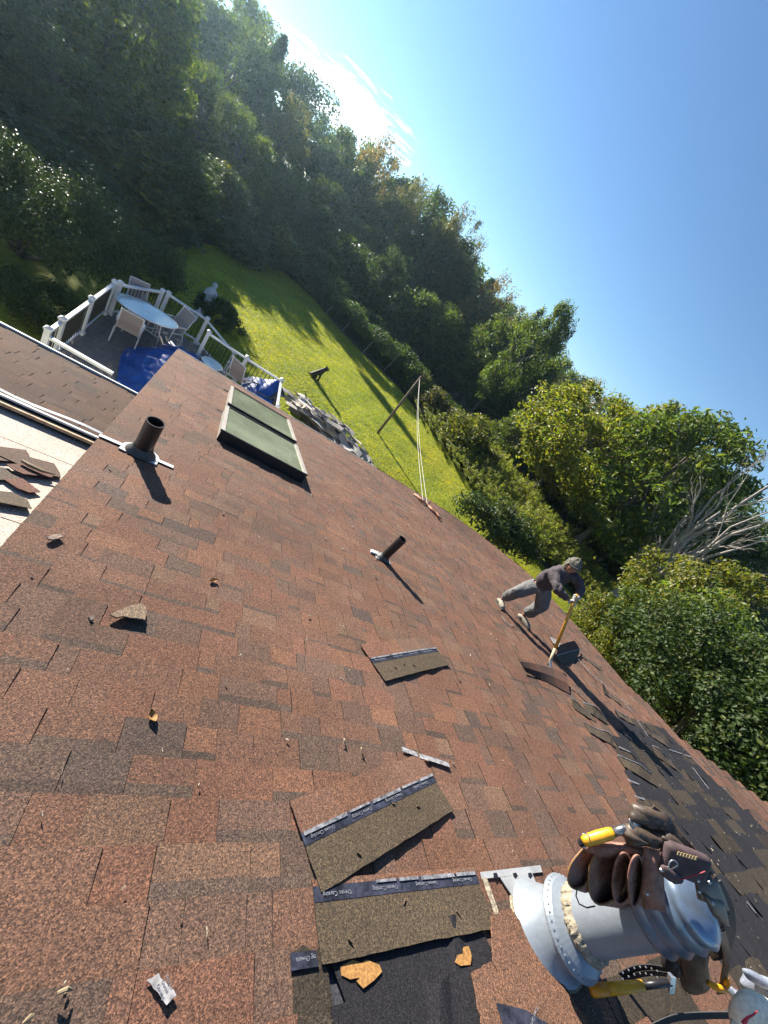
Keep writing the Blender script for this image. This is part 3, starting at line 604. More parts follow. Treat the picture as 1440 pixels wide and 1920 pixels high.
def lay_roof():
    r = np.random.default_rng(21); items = []
    for k in range(-10, 63):
        vb = .484 + .1425 * k
        if vb > 9.27: break
        mid = vb - .07; a, b = umin(mid) - .015, umax(min(mid, 9.26)); cuts = []
        t = torn(mid)
        if t: cuts.append((t[0] + r.uniform(-.06, .06), t[1] + r.uniform(-.05, .05), 'torn'))
        if 1.85 < mid < 2.2: cuts = [(6.0 + r.uniform(-.3, .5), 7.75, 'torn')]
        if mid < .45: cuts.insert(0, (.965, 1.86 + r.uniform(-.03, .05), 'patch'))
        if mid < .14: cuts.insert(1, (2.7 + r.uniform(-.1, .1), 3.30, 'olive'))
        # a few more courses started further down by the worker
        x = a; runs = []
        for c0, c1, kd in cuts: runs.append((x, c0, 'ok')); runs.append((c0, c1, kd)); x = c1
        runs.append((x, b, 'ok'))
        for s, e, kd in runs:
            if e - s < .03: continue
            if kd == 'ok':
                p = s; first = True
                while p < e - .02:
                    L_ = r.uniform(.25, .95) if first else 1.0; q = min(e, p + L_)
                    if e - q < .12: q = e
                    items.append((p, q, vb, 'ok')); p = q; first = False
            elif kd == 'torn':
                p = s; black = r.random() < .5
                while p < e - .02:
                    L_ = r.uniform(.18, .75); q = min(e, p + L_); items.append((p, q, vb, 'black' if black else 'brown')); p = q; black = r.random() < (.58 if black else .80)
            elif kd == 'olive': items.append((s, e, vb, 'brown'))
            elif kd == 'patch': items.append((s, s + .12, vb, 'brown')); items.append((s + .12, e, vb, 'black'))
    def vis(it):
        c = R((it[0] + it[1]) / 2, it[2] - .07); d = c - CAM; z = d @ RZ
        if z < .1: return 1e9
        x, y = 720 + FPX * (d @ RX) / z, 960 - FPX * (d @ RY) / z
        return z if -150 < x < 1590 and -100 < y < 2100 else 1e8 + z
    order = sorted(range(len(items)), key=lambda i: vis(items[i]))
    nok = nt_ = 0; rest = G(); restt = G()
    for i in order:
        a, b, vb, kd = items[i]; rr_ = np.random.default_rng(1000 + i)
        ok = kd == 'ok'; seen = vis(items[i]) < 1e7
        single = seen and ((ok and nok < 300) or (not ok and nt_ < 170)); g = G() if single else (rest if ok else restt)
        if ok: shingle(a + .001, b - .001, vb, rr_, g, lift=(rr_.uniform(0, .0015)))
        else: torn_piece(a, b, vb, rr_, g, kd)
        if single:
            V = np.vstack(g.V); c = np.array([(a + b) / 2, vb, 0]); V = V - c
            M = RM @ Matrix.Translation(Vector(c)); add('shingle' if ok else 'torn_shingle', V, g.F, M_SH if ok else M_TORN, ROOFO, M=M, cols=g.C)
            if ok: nok += 1
            else: nt_ += 1
    for g, nm, m in ((rest, 'shingles', M_SH), (restt, 'torn_shingles', M_TORN)):
        if g.n: o = add(nm, np.vstack(g.V), g.F, m, ROOFO, M=RM, cols=g.C); o['kind'] = 'stuff'
lay_roof()
def lower_roofs():
    W0 = -.33; frame = (R(0, 0, W0), U, VV, NN)
    v0, v1 = 4.32, 6.16      # upper trim and eave of the brown side roof
    side = add('side_roof', *prism([(-6, v0), (-.35, v0), (-.35, v1), (-6, v1)], -.12, -.01, frame), M_FELT, HOUSE)
    r = np.random.default_rng(77); g = G(); k = 0; vb = v1 + .004
    while vb > v0 + .05:
        x = -6.0; 
        while x < -.36:
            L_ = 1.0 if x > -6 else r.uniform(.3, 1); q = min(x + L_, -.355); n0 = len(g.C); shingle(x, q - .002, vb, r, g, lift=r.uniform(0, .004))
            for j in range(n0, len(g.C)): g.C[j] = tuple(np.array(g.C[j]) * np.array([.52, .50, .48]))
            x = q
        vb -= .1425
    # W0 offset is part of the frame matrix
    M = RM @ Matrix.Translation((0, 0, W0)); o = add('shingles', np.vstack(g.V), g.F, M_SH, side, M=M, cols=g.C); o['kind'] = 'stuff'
    # eave drip edge of the side roof
    A, B = R(-6, v1 + .02, W0), R(-.36, v1 + .02, W0); G().box((A + B) / 2, (np.linalg.norm(B - A), .035, .07), (U, VV, NN)).obj('drip_edge', M_WHITE, HOUSE)
    # low pale roof
    WP = -.41; mp = granule('pale_granules', .8, 1.0)
    low = G(); low.prism([(-8, -1.2), (-.30, -1.2), (-.40, 4.75), (-8, 4.75)], WP - .12, WP, (O0, U, VV, NN), (.42, .36, .32)); low.obj('low_roof', mp, HOUSE)
    # laps of the roll roofing
    for i, v in enumerate((3.75, 2.75, 1.75)):
        g = G(); g.prism([(-8, v), (-.36, v), (-.36, v + .99), (-8, v + .99)], WP + .001 + .0005 * i, WP + .004 + .0005 * i, (O0, U, VV, NN), (.43, .37, .33)); g.obj('roofing_sheet', mp, HOUSE)
    # trim between the two: white metal, bare wood lath, torn; a dark strip paints the shadow gap
    u1 = -.36
    for du, dv, ww, hh, m, nm, zz in ((0, -.02, .03, .02, M_WHITE, 'metal_edge', W0 + .01), (0, -.085, .05, .03, M_WOODL, 'wood_lath', W0 - .03), (0, -.05, .02, .06, M_DARKM, 'shadow_gap_strip', W0 - .05)):
        A, B = R(-6, v0 + dv, zz), R(u1, v0 + dv, zz); G().box((A + B) / 2, (np.linalg.norm(B - A), ww, hh), (U, VV, NN)).obj(nm, m, HOUSE)
    # fascia under the lath
    A, B = R(-6, v0 - .06, W0 - .07), R(u1, v0 - .06, W0 - .07); G().box((A + B) / 2, (np.linalg.norm(B - A), .02, .06), (U, VV, NN)).obj('fascia_board', M_DARKM, HOUSE)
    # lifted white metal strip, curled up towards the corner
    t = np.linspace(0, 1, 14); gr = [[R(-2.2 + 1.75 * s, v0 + .03 + j * .028, W0 + .015 + .03 * math.sin(s * 5.5) ** 2 + .01 * j) for s in t] for j in range(2)]
    V, F, _ = sheet(gr, .003); add('bent_flashing', V, F, M_WHITE, HOUSE, smooth=False)
    # walls under the lower roofs
    G().box((-3.4, -.8, 1.3), (6.0, 10.6, 2.6)).obj('wall', M_SIDING, HOUSE)
M_WOODL = mat('lath_wood', (.50, .34, .20), .8, noise=(20, 4, .6, 1.2), bump=(40, .4, .004))
lower_roofs()
# ================================================================ roof fixtures (parts of the house)
def jag(P, amp, r=random.Random(3)):
    Q = []
    for a, b in zip(P, P[1:] + P[:1]):
        L_ = math.hypot(b[0] - a[0], b[1] - a[1]); n = max(1, int(L_ / (amp * 2.2)))
        for k in range(n): t = k / n; Q.append((a[0] + (b[0] - a[0]) * t + r.uniform(-amp, amp) * .5, a[1] + (b[1] - a[1]) * t + r.uniform(-amp, amp) * .5))
    return Q
def roof_poly(pxs, w0, w1, mat_, name, parent, cols=(1, 1, 1), rag=0):
    P = [tuple(on_roof(x, y, w1)[:2]) for x, y in pxs]
    if rag: P = jag(P, rag)
    a = sum(P[i][0] * P[(i + 1) % len(P)][1] - P[(i + 1) % len(P)][0] * P[i][1] for i in range(len(P)))
    if a < 0: P = P[::-1]
    g = G(); g.prism([tuple(p) for p in P], w0, w1, ROOF, cols); return g.obj(name, mat_, parent)
def skylight(u0, u1, v0, v1, label):
    o = emp('skylight', R((u0 + u1) / 2, (v0 + v1) / 2), None, None, parent=HOUSE); o['label'] = label
    h = .13; f = .042; mcream = mat('cream_frame', (.32, .29, .25), .5, noise=(12, 3, .8, 1.1))
    for a, b, c, d, m in ((u0, u1, v0, v0 + .03, M_DARKM), (u0, u1, v1 - .03, v1, M_DARKM), (u0, u0 + .03, v0 + .03, v1 - .03, mcream), (u1 - .03, u1, v0 + .03, v1 - .03, mcream)):
        G().prism([(a, c), (b, c), (b, d), (a, d)], -.02, h, ROOF).obj('curb_side', m, o)
    for a, b, c, d, m in ((u0 - .012, u1 + .012, v0 - .012, v0 + f * .5, M_DARKM), (u0 - .012, u1 + .012, v1 - f * .5, v1 + .012, M_DARKM), (u0 - .012, u0 + f, v0 + f * .5, v1 - f * .5, mcream), (u1 - f, u1 + .012, v0 + f * .5, v1 - f * .5, mcream)):
        G().prism([(a, c), (b, c), (b, d), (a, d)], h, h + .022, ROOF).obj('frame', m, o)
    gl = mat('reflection_tinted_glass', (.23, .26, .18), .07, noise=((2, 5, .75, 1.25),), spec=.9, coat=.6, bump=(3, .02, .01))  # green of the reflected trees is put into the base colour
    g = G(); g.prism([(u0 + f, v0 + f * .5), (u1 - f, v0 + f * .5), (u1 - f, v1 - f * .5), (u0 + f, v1 - f * .5)], h - .01, h + .008, ROOF); g.obj('pane', gl, o)
    g = G(); g.prism([(u0 - .09, v1 + .0), (u1 + .09, v1 + .0), (u1 + .09, v1 + .06), (u0 - .09, v1 + .06)], .004, .012, ROOF); g.obj('apron_flashing', M_DARKM, o)
skylight(.40, 1.60, 4.98, 6.30, 'nearer skylight with glass painted pale green like reflected trees and a dark curb')
skylight(.42, 1.62, 6.50, 7.95, 'farther skylight with glass painted grey green like reflected trees behind the nearer one')
ZUP = np.array([0, 0, 1.0])
def vent(px, py, h, r, label, strap):
    B = rp(px, py); o = emp('vent_pipe', B, None, None, parent=HOUSE); o['label'] = label
    u, v, _ = on_roof(px, py)
    # aluminium base plate with rounded lower end
    pts = [(u + math.cos(t) * r * 2.1, v + math.sin(t) * r * 2.1) for t in np.linspace(PI, 0, 13)][::-1]
    pts = [(u - r * 2.1, v - r * 1.2), (u + r * 2.1, v - r * 1.2)] + [(u + math.cos(t) * r * 2.1, v + .4 * r + math.sin(t) * r * 2.1) for t in np.linspace(0, PI, 13)]
    G().prism(pts, .004, .0135, ROOF).obj('base_flashing', M_ALU, o)
    if strap:
        G().prism([(u - .31, v - .03), (u + .27, v - .01), (u + .27, v + .04), (u - .31, v + .02)], .0137, .017, ROOF).obj('flashing_strap', M_WHITE, o)
    else: G().prism([(u - .19, v + .0), (u - .04, v + .02), (u - .05, v + .09), (u - .16, v + .08)], .0137, .03, ROOF).obj('flashing_strap', M_WHITE, o)
    # rubber boot: conical from the tilted plate to the upright pipe
    n = 28; V = []
    for s, rr in ((0, 1.75), (.25, 1.65), (.55, 1.25), (1, 1.06)):
        for k in range(n):
            t = 2 * PI * k / n; c, d = math.cos(t), math.sin(t); low = R(u + c * r * rr, v + d * r * rr, .013); up_ = B + np.array([c * r * rr, d * r * rr, r * 1.5]); V.append(low * (1 - s) + up_ * s)
    add('boot', V, [(i * n + k, i * n + (k + 1) % n, (i + 1) * n + (k + 1) % n, (i + 1) * n + k) for i in range(3) for k in range(n)], M_RUB, o, smooth=True)
    g = G(); g.lathe([(r, -.02), (r, h), (r * .88, h), (r * .88, h - .25)], B, n=28, cap1=True); g.obj('pipe', M_PIPE, o, smooth=False)
vent(262, 852, .375, .070, 'nearer upright dark vent pipe with a white flashing strap at its foot', True)
vent(716, 1048, .40, .055, 'farther upright dark vent pipe right of the middle of the roof', False)
# ---- the big galvanised flue
FB = rp(1020, 1745); fu, fv, _ = on_roof(1020, 1745)
def flue():
    o = emp('metal_flue', FB, None, None, parent=HOUSE); o['label'] = 'thick galvanised flue pipe with storm collar and ribbed cap, tool belt thrown over it'
    r = .118; n = 48
    V = []
    for s, rr in ((0, 1.62), (.12, 1.52), (.5, 1.28), (1, 1.2)):
        for k in range(n):
            t = 2 * PI * k / n; c, d = math.cos(t), math.sin(t); low = R(fu + c * r * rr, fv + d * r * rr * 1.02, .016); up_ = FB + np.array([c * r * rr, d * r * rr, .155]); V.append(low * (1 - s) + up_ * s)
    add('cone_flashing', V, [(i * n + k, i * n + (k + 1) % n, (i + 1) * n + (k + 1) % n, (i + 1) * n + k) for i in range(3) for k in range(n)], M_GALV, o, smooth=True)
    pts = [(fu + math.cos(t) * r * 1.72, fv + math.sin(t) * r * 1.72) for t in np.linspace(0, 2 * PI, 29)[:-1]]; G().prism(pts, .004, .017, ROOF).obj('flashing_ring', M_SEAL, o)
    g = G(); g.lathe([(r, .05), (r, .62)], FB, n=n); g.obj('flue_pipe', M_GALV, o, smooth=True)
    g = G(); g.lathe([(r + .001, .215), (r + .045, .185), (r + .062, .158), (r + .060, .150), (r + .03, .150), (r, .16)], FB, n=n); g.obj('storm_collar', M_GALV, o, smooth=False)
    for k in range(40):      # crimps of the collar
        t = 2 * PI * k / 40; c, d = math.cos(t), math.sin(t); P = FB + np.array([c * (r + .048), d * (r + .048), .176]); G().box(P, (.020, .006, .004), (nrm([c, d, -.55]), (-d, c, 0), nrm([c * .55, d * .55, 1]))).obj('collar_crimp', M_GALV, o)
    rr_ = np.random.default_rng(4); V, F = lathe([(r, .255), (r + .012, .245), (r + .020, .228), (r + .010, .212), (r + .002, .208)], FB, n=96); V = V + rr_.normal(0, .0032, V.shape); add('sealant_bead', V, F, M_SEAL, o, smooth=True)
    # seam of the pipe
    capm = mat('blue_grey_steel', (.16, .215, .30), .30, metal=.55, noise=((9, 4, .75, 1.2),), bump=(20, .05, .004))
    g = G(); prof = [(r + .004, .545), (r + .016, .535), (r + .026, .55), (r + .013, .575), (r + .015, .59), (r + .028, .61), (r + .014, .635), (r + .015, .65), (r + .026, .67), (r + .010, .69), (r + .011, .705), (r + .017, .72), (r - .004, .745), (r * .6, .765), (.01, .772)]
    g.lathe(prof, FB, n=64); g.obj('ribbed_cap', capm, o, smooth=True)
    for k in range(5):
        t = 2 * PI * k / 5 + .3; P = FB + np.array([math.cos(t) * (r + .006), math.sin(t) * (r + .006), .54]); g = G(); g.lathe([(.007, -.004), (.007, .002), (.003, .004), (0.0005, .004)], P, (math.cos(t), math.sin(t), 0), n=10); g.obj('rivet', M_ALU, o)
    # sheet metal strap on the shingles above the flue: T shape with slots
    sp = emp('flashing_plate', rp(960, 1660), None, None, parent=HOUSE)
    roof_poly([(901, 1635), (1013, 1622), (1017, 1635), (904, 1648)], .0135, .0165, M_ALU, 'plate', sp)
    roof_poly([(938, 1645), (998, 1637), (1022, 1700), (985, 1716)], .0135, .0185, M_ALU, 'tongue', sp)
    for x in (925, 962, 990): roof_poly([(x, 1637), (x + 6, 1636), (x + 9, 1642), (x + 5, 1648), (x + 1, 1644)], .0166, .0192, M_DARKM, 'slot', sp)
    roof_poly([(905, 1647), (913, 1646), (936, 1712), (929, 1715)], .0135, .018, M_SEAL, 'edge_strip', sp)
flue()
# ================================================================ loose shingles and scraps
def text_mesh(name, s, size, M, mat_, parent, ext=.0003):
    cu = bpy.data.curves.new(name, 'FONT'); cu.body = s; cu.size = size; cu.extrude = ext; cu.align_x = 'CENTER'; cu.align_y = 'CENTER'; cu.resolution_u = 2
    t = bpy.data.objects.new(name, cu); me = bpy.data.meshes.new_from_object(t); bpy.data.objects.remove(t); bpy.data.curves.remove(cu)
    me.materials.clear(); me.materials.append(mat_); return link(name, me, parent, M)
M_INK = mat('white_print', (.24, .25, .28), .5, noise=(150, 3, .1, 1.3))
def loose_shingle(pa, pb, red, back, label, lift=.006, seed=0, bow=.012, bandw=.045, name='loose_shingle', L=None, far=0.0):
    """whole shingle: red tabs away from us, sealant strip with print, bare backing towards us; pa, pb = ends of the strip in the photograph"""
    A = on_roof(*pa); B = on_roof(*pb); ex = nrm(R(*B) - R(*A)); L = L or np.linalg.norm(B - A); ey = nrm(np.cross(NN, ex)); r = np.random.default_rng(seed)
    C0 = R(A[0], A[1], 0); o = emp(name, C0, label, 'shingle')
    # ey must point away from the camera side (down the roof)
    if ey @ VV < 0: ey = -ey
    def P(x, y, z): return C0 + ex * x + ey * y + NN * z
    def zz(x, y): return .012 + lift + bow * math.sin(PI * x / L) * .6 + bow * (.5 - y) * .5 + far * max(0, y) * .2
    def part(nm, y0, y1, m, dz, cols, x0=0., x1=None, rag=0, nx=18):
        x1 = L if x1 is None else x1; xs = np.linspace(x0, x1, nx); ys = np.linspace(y0, y1, 4)
        g = [[P(x + (r.uniform(-.003, .003) if rag and i in (0, nx - 1) else 0), y - (r.uniform(0, .005) * rag if j == 0 else 0), zz(x, y) + dz) for i, x in enumerate(xs)] for j, y in enumerate(ys)]
        V, F, top = sheet(g, .0045)
        cc = [cols(xs[t[1]]) if t[0] >= 0 else (.03, .025, .02) for t in top]
        return add(nm, V, F, m, o, cols=cc)
    brown = lambda x: (.070, .055, .037)
    seg = [0]; 
    while seg[-1] < L: seg.append(seg[-1] + r.uniform(.09, .26))
    sc_ = [rcol(r) for _ in seg]
    if red > 0: part('tabs', bandw, bandw + red, M_SH, .0005, lambda x: sc_[int(np.searchsorted(seg, x, 'right')) - 1])
    part('backing', -back, 0, M_TORN, 0, brown, rag=1)
    part('sealant_strip', 0, bandw, M_BAR, .0012, lambda x: (1, 1, 1))
    # torn release tape
    x = .01
    while x < L - .1:
        q = x + r.uniform(.1, .28); 
        if r.random() < .75: part('release_tape', bandw - r.uniform(.008, .014), bandw + .001, M_TAPE, .0052, lambda x: (1, 1, 1), x, min(q, L), nx=6)
        x = q + .02
    ez = np.cross(ex, ey); s = 1
    k = 0
    for x in np.arange(.10, L - .06, .235):
        c = P(x, bandw * .42, zz(x, .02) + .0032); X = -ex; Y = np.cross(NN, X)       # print reads upside down from up here
        M = Matrix([[X[0], Y[0], NN[0], c[0]], [X[1], Y[1], NN[1], c[1]], [X[2], Y[2], NN[2], c[2]], [0, 0, 0, 1]]); text_mesh('print', 'Owens Corning', .020, M, M_INK, o)
    for _ in range(3):
        c = P(r.uniform(.05, L - .05), r.uniform(-back, 0), zz(.3, -.1) + .004); G().box(c, (.02, .006, .006), (nrm(ex + ey * r.normal()), nrm(np.cross(NN, nrm(ex + ey * r.normal()))), NN), (.1, .07, .05)).obj('scrap', M_TORN, o)
    return o
loose_shingle((568, 1592), (815, 1470), .125, .150, 'large torn off shingle lying askew in the foreground, printed dark strip across it', .004, 1, .010)
loose_shingle((586, 1697), (896, 1660), .02, .150, 'shingle laid bare below the askew one, printed strip along its top over black felt', .001, 2, .005)
loose_shingle((697, 1247), (820, 1224), .13, .150, 'lifted shingle lying alone in the middle of the roof', .003, 3, .012)
def patch_wood():
    h = HOUSE
    for k, pts in enumerate([[(640, 1812), (662, 1800), (690, 1802), (712, 1806), (714, 1822), (700, 1838), (680, 1850), (668, 1843), (676, 1835), (655, 1832), (640, 1830)], [(853, 1800), (858, 1783), (866, 1787), (870, 1779), (880, 1776), (886, 1795), (880, 1806), (864, 1808)]]):
        roof_poly(pts, .004, .0078, M_WOOD, 'bare_wood_patch', h, rag=.012); 
    roof_poly([(545, 1787), (592, 1781), (598, 1812), (547, 1820)], .006, .0115, M_BAR, 'sealant_patch', h)
    a = on_roof(570, 1801); c = R(a[0], a[1], .0121); X = -U; Y = np.cross(NN, X)
    text_mesh('print', 'ng Owens', .018, Matrix([[X[0], Y[0], NN[0], c[0]], [X[1], Y[1], NN[1], c[1]], [X[2], Y[2], NN[2], c[2]], [0, 0, 0, 1]]), M_INK, h)
    # broken shingle ends between the felt patch and the flue
    for pts, w in (([(921, 1716), (962, 1708), (1000, 1760), (1035, 1790), (1060, 1850), (1105, 1920), (1020, 1920), (962, 1905), (925, 1800)], .024), ([(884, 1822), (925, 1800), (962, 1905), (948, 1925), (905, 1925)], .018)):
        roof_poly(pts, w - .006, w, M_SH, 'broken_shingle', h, (.135, .075, .05), rag=.006)
    roof_poly([(931, 1880), (985, 1893), (1062, 1940), (1020, 1965), (945, 1922)], .0245, .028, M_BAR, 'sealant_strip', h)
    a = on_roof(992, 1914); c = R(a[0], a[1], .0286); X = nrm(-U + VV * -.45); Y = np.cross(NN, X)
    text_mesh('print', 'Owens Corning', .015, Matrix([[X[0], Y[0], NN[0], c[0]], [X[1], Y[1], NN[1], c[1]], [X[2], Y[2], NN[2], c[2]], [0, 0, 0, 1]]), M_INK, h)
patch_wood()
def scrap(pxs, w1, m, name, label, cat, col=(1, 1, 1), w0=.010, tilt=0):
    c = np.mean([rp(x, y) for x, y in pxs], 0); P = jag([tuple(on_roof(x, y, w1)[:2]) for x, y in pxs], .006)
    a = sum(P[i][0] * P[(i + 1) % len(P)][1] - P[(i + 1) % len(P)][0] * P[i][1] for i in range(len(P)))
    if a < 0: P = P[::-1]
    V, F = prism([tuple(p) for p in P], w0, w1, ROOF)
    if tilt: 
        k = (V - c) @ U; V = V + NN * (k * tilt)[:, None] + NN * abs(tilt) * .03
    o = add(name, V, F, m, None, cols=[col] * len(F)); return tag(o, label, cat)
scrap([(206, 1152), (241, 1136), (262, 1131), (274, 1138), (273, 1163), (232, 1155), (220, 1158)], .030, M_SH, 'shingle_scrap', 'broken corner of a shingle lying left of the middle of the roof', 'shingle scrap', (.17, .13, .095), .022, .03)
scrap([(88, 1006), (100, 1002), (112, 1001), (120, 1006), (108, 1010), (92, 1011)], .026, M_SH, 'shingle_scrap', 'small pale shingle chip near the left edge of the roof', 'shingle scrap', (.20, .16, .135), .018, .02)
scrap([(167, 1157), (172, 1154), (178, 1156), (177, 1161), (170, 1162)], .022, M_SH, 'pebble', 'small grey pebble left of the broken shingle corner', 'pebble', (.13, .11, .10), .010)
def strip_thing(pxs, w, width, m, name, label, cat, th=.002):
    P = [rp(x, y, w) for x, y in pxs]; g = []
    for i, p in enumerate(P):
        t = nrm(P[min(i + 1, len(P) - 1)] - P[max(i - 1, 0)]); s = np.cross(NN, t); g.append([p - s * width / 2, p, p + s * width / 2])
    V, F, _ = sheet(np.swapaxes(np.array(g), 0, 1), th); return tag(add(name, V, F, m), label, cat)
strip_thing([(754, 1404), (768, 1409), (783, 1415)], .022, .028, M_PLASTIC, 'plastic_strip', 'clear plastic strip, left one of the pair in the middle of the roof', 'plastic strip')
strip_thing([(787, 1417), (812, 1424), (842, 1434)], .022, .030, M_PLASTIC, 'plastic_strip', 'clear plastic strip, right longer one of the pair in the middle of the roof', 'plastic strip')
o_ = scrap([(276, 1839), (297, 1825), (331, 1864), (314, 1887)], .017, M_PLASTIC, 'plastic_label', 'small crumpled clear label with white print in the lower left foreground', 'label', w0=.0155)
a = on_roof(304, 1856); c = R(a[0], a[1], .0176)
for i, s_ in enumerate(('Shingles', 'Owens', 'Corning')):
    X = nrm(U * .6 - VV * .8); Y = np.cross(NN, X); cc = c + Y * (.012 - i * .012); text_mesh('print', s_, .0105, Matrix([[X[0], Y[0], NN[0], cc[0]], [X[1], Y[1], NN[1], cc[1]], [X[2], Y[2], NN[2], cc[2]], [0, 0, 0, 1]]), M_INK, o_)
M_LEAFY = mat('dry_leaf', (.34, .18, .06), .6, noise=(60, 3, .6, 1.3)); M_TWIG = mat('pale_twig', (.24, .18, .11), .85)
def dryleaf(x, y, label, s=.05, m=None):
    c = rp(x, y, .012); r = np.random.default_rng(int(x)); a = nrm(U * r.normal() + VV * r.normal()); b = np.cross(NN, a); g = []
    for i in np.linspace(-1, 1, 7): g.append([c + a * s * i * .6 + b * s * .35 * (1 - i * i) * k + NN * (.001 + s * .5 * abs(k) * .5 + .15 * s * i * i) for k in (-1, 0, 1)])
    V, F, _ = sheet(np.array(g), .0008); tag(add('dry_leaf', V, F, m or M_LEAFY), label, 'leaf')
dryleaf(399, 1090, 'small curled orange leaf on the middle left of the roof'); dryleaf(284, 1346, 'curled yellow leaf left of centre on the roof', .05)
dryleaf(124, 1858, 'curled pale leaf nearest the lower left corner of the roof', .012, M_TWIG); dryleaf(1010, 1207, 'small pale scrap of leaf on the roof below the front foot of the worker', .03, M_TWIG)
for i, (x0, y0, x1, y1, lb) in enumerate([(108, 1862, 136, 1856, 'short pale twig at the lower left above the corner'), (44, 1919, 64, 1902, 'dark bent twig in the lower left corner'), (645, 1385, 643, 1397, 'tiny grass stalk above the askew shingle'), (677, 1402, 676, 1412, 'tiny yellow chip above the askew shingle'), (970, 1183, 984, 1197, 'pale bent stalk on the roof between the feet of the worker')]):
    g = G(); A, B = rp(x0, y0, .024), rp(x1, y1, .02); g.tube([A, (A + B) / 2 + NN * .012, B], [.004, .005, .002], 6); tag(g.obj('twig', M_TWIG), lb, 'twig')
# tiny grit lying all over the roof
def grit():
    r = np.random.default_rng(50); g = G()
    for _ in range(420):
        v = r.uniform(-.2, 6); u = r.uniform(umin(v) + .1, min(umax(v), 8)); s = r.uniform(.0025, .007) * (1 + v * .15); g.box(R(u, v, .013 + s / 2), (s * r.uniform(1, 3), s, s * .6), (nrm(U * r.normal() + VV * r.normal()), nrm(np.cross(NN, U)), NN), tuple(np.array((.30, .27, .22)) * r.uniform(.3, 1.5)))
    for _ in range(420):
        v = r.uniform(-.3, 2.0); t = torn(v); u = r.uniform(t[0], t[1]); s = r.uniform(.0015, .005); g.box(R(u, v, .013 + s / 2), (s * r.uniform(1, 5), s, s * .6), (nrm(U * r.normal() + VV * r.normal()), nrm(np.cross(NN, U)), NN), tuple(np.array((.22, .19, .15)) * r.uniform(.3, 1.5)))
    tag(g.obj('grit', M_SH), kind='stuff')
grit()
# glue residues, turned up flaps in the stripped strip
def flaps():
    r = np.random.default_rng(61); n = 0
    spots = [(1100, 1335, 60, 22, .05), (1075, 1330, 45, 22, .03), (1130, 1300, 70, 26, .08), (1160, 1345, 110, 14, .05), (1090, 1232, 90, 34, .03), (1105, 1375, 60, 18, .04), (1170, 1440, 70, 20, .04), (1230, 1420, 60, 25, .05), (1210, 1375, 80, 22, .05)]
    for x, y, w_, s, lf in spots:
        A = on_roof(x, y); ang = math.radians(s); L_ = r.uniform(.28, .5); ex = nrm(U * math.cos(ang) - VV * math.sin(ang)); ey = np.cross(NN, ex); C0 = R(*A)
        gr = [[C0 + ex * (t * L_ + r.normal(0, .003)) + ey * (.14 * q) + NN * (.013 + lf * q * (.4 + .6 * math.sin(t * 3 + n)) ** 2 + r.uniform(0, .006)) for t in np.linspace(0, 1, 9)] for q in (0, .5, 1)]
        V, F, top = sheet(gr, .004); n += 1
        o = add('turned_up_shingle', V, F, M_TORN, ROOFO, cols=[(.062, .050, .036)] * len(F))
        gr = [[p + NN * .003 for p in gr[2]], [p + NN * .003 - ey * r.uniform(.005, .011) for p in gr[2]]]; V, F, _ = sheet(gr, .002); add('release_tape', V, F, M_TAPE, ROOFO)
    for x, y, dx, dy in [(1165, 1310, 18, 22), (1195, 1350, 20, 30), (1160, 1400, 22, 10), (1165, 1425, 26, 8), (1178, 1462, 24, 10), (1190, 1492, 22, 8), (1200, 1520, 22, 6), (1255, 1405, 40, 14), (1300, 1440, 30, 40), (1400, 1690, 18, 22), (1380, 1560, 8, 6)]:
        A, B = rp(x, y, .016), rp(x + dx, y + dy, .016); t = nrm(B - A); s = np.cross(NN, t) * .008; V, F, _ = sheet([[A - s, B - s], [A + s, B + s]], .002); add('release_tape', V, F, M_TAPE, ROOFO)
flaps()
def pale_roof_scraps():
    r = np.random.default_rng(71); W_ = -.41
    def on_w(x, y): return on_roof(x, y, W_)
    for k, (pts, lb, c) in enumerate([
        ([(-30, 838), (48, 846), (56, 862), (54, 872), (-30, 868)], 'torn shingle at the far end of the scraps on the pale lower roof', (.10, .068, .056)),
        ([(-10, 850), (55, 862), (100, 873), (110, 892), (111, 901), (60, 890), (30, 876), (-10, 858)], 'long torn shingle reaching furthest right on the pale lower roof', (.085, .060, .048)),
        ([(8, 878), (45, 876), (95, 898), (96, 902), (40, 897), (20, 888)], 'narrow curled shingle in the middle of the scraps on the pale lower roof', (.10, .055, .045)),
        ([(-30, 874), (15, 882), (38, 900), (25, 905), (-30, 905)], 'dark shingle piece at the left of the scraps on the pale lower roof', (.075, .060, .050)),
        ([(5, 905), (40, 902), (74, 928), (52, 930), (30, 922)], 'reddish shingle piece split in two on the pale lower roof', (.105, .055, .042)),
        ([(-40, 926), (20, 930), (48, 944), (56, 962), (-40, 945)], 'nearest torn shingle on the pale lower roof, with a dark shadow below', (.082, .066, .050))]):
        P = [on_w(x, y)[:2] for x, y in pts]; a = sum(P[i][0] * P[(i + 1) % len(P)][1] - P[(i + 1) % len(P)][0] * P[i][1] for i in range(len(P)))
        if a < 0: P = P[::-1]
        z = W_ + .016 + .008 * (k % 3); V, F = prism([tuple(p) for p in P], z, z + .006, ROOF); cc = V.mean(0); V = V + NN * (((V - cc) @ VV) * -.05)[:, None]
        tag(add('torn_shingle', V, F, M_SH, cols=[c] * len(F)), lb, 'shingle')
    g = G(); P = [on_w(*p) for p in ((36, 876), (50, 884), (75, 895), (98, 901))]; g.tube([R(p[0], p[1], W_ + .06) for p in P], [.012, .016, .014, .006], 6); tag(g.obj('wood_splinter', M_TWIG), 'pale wood splinter among the torn shingles on the pale lower roof', 'splinter')
pale_roof_scraps()
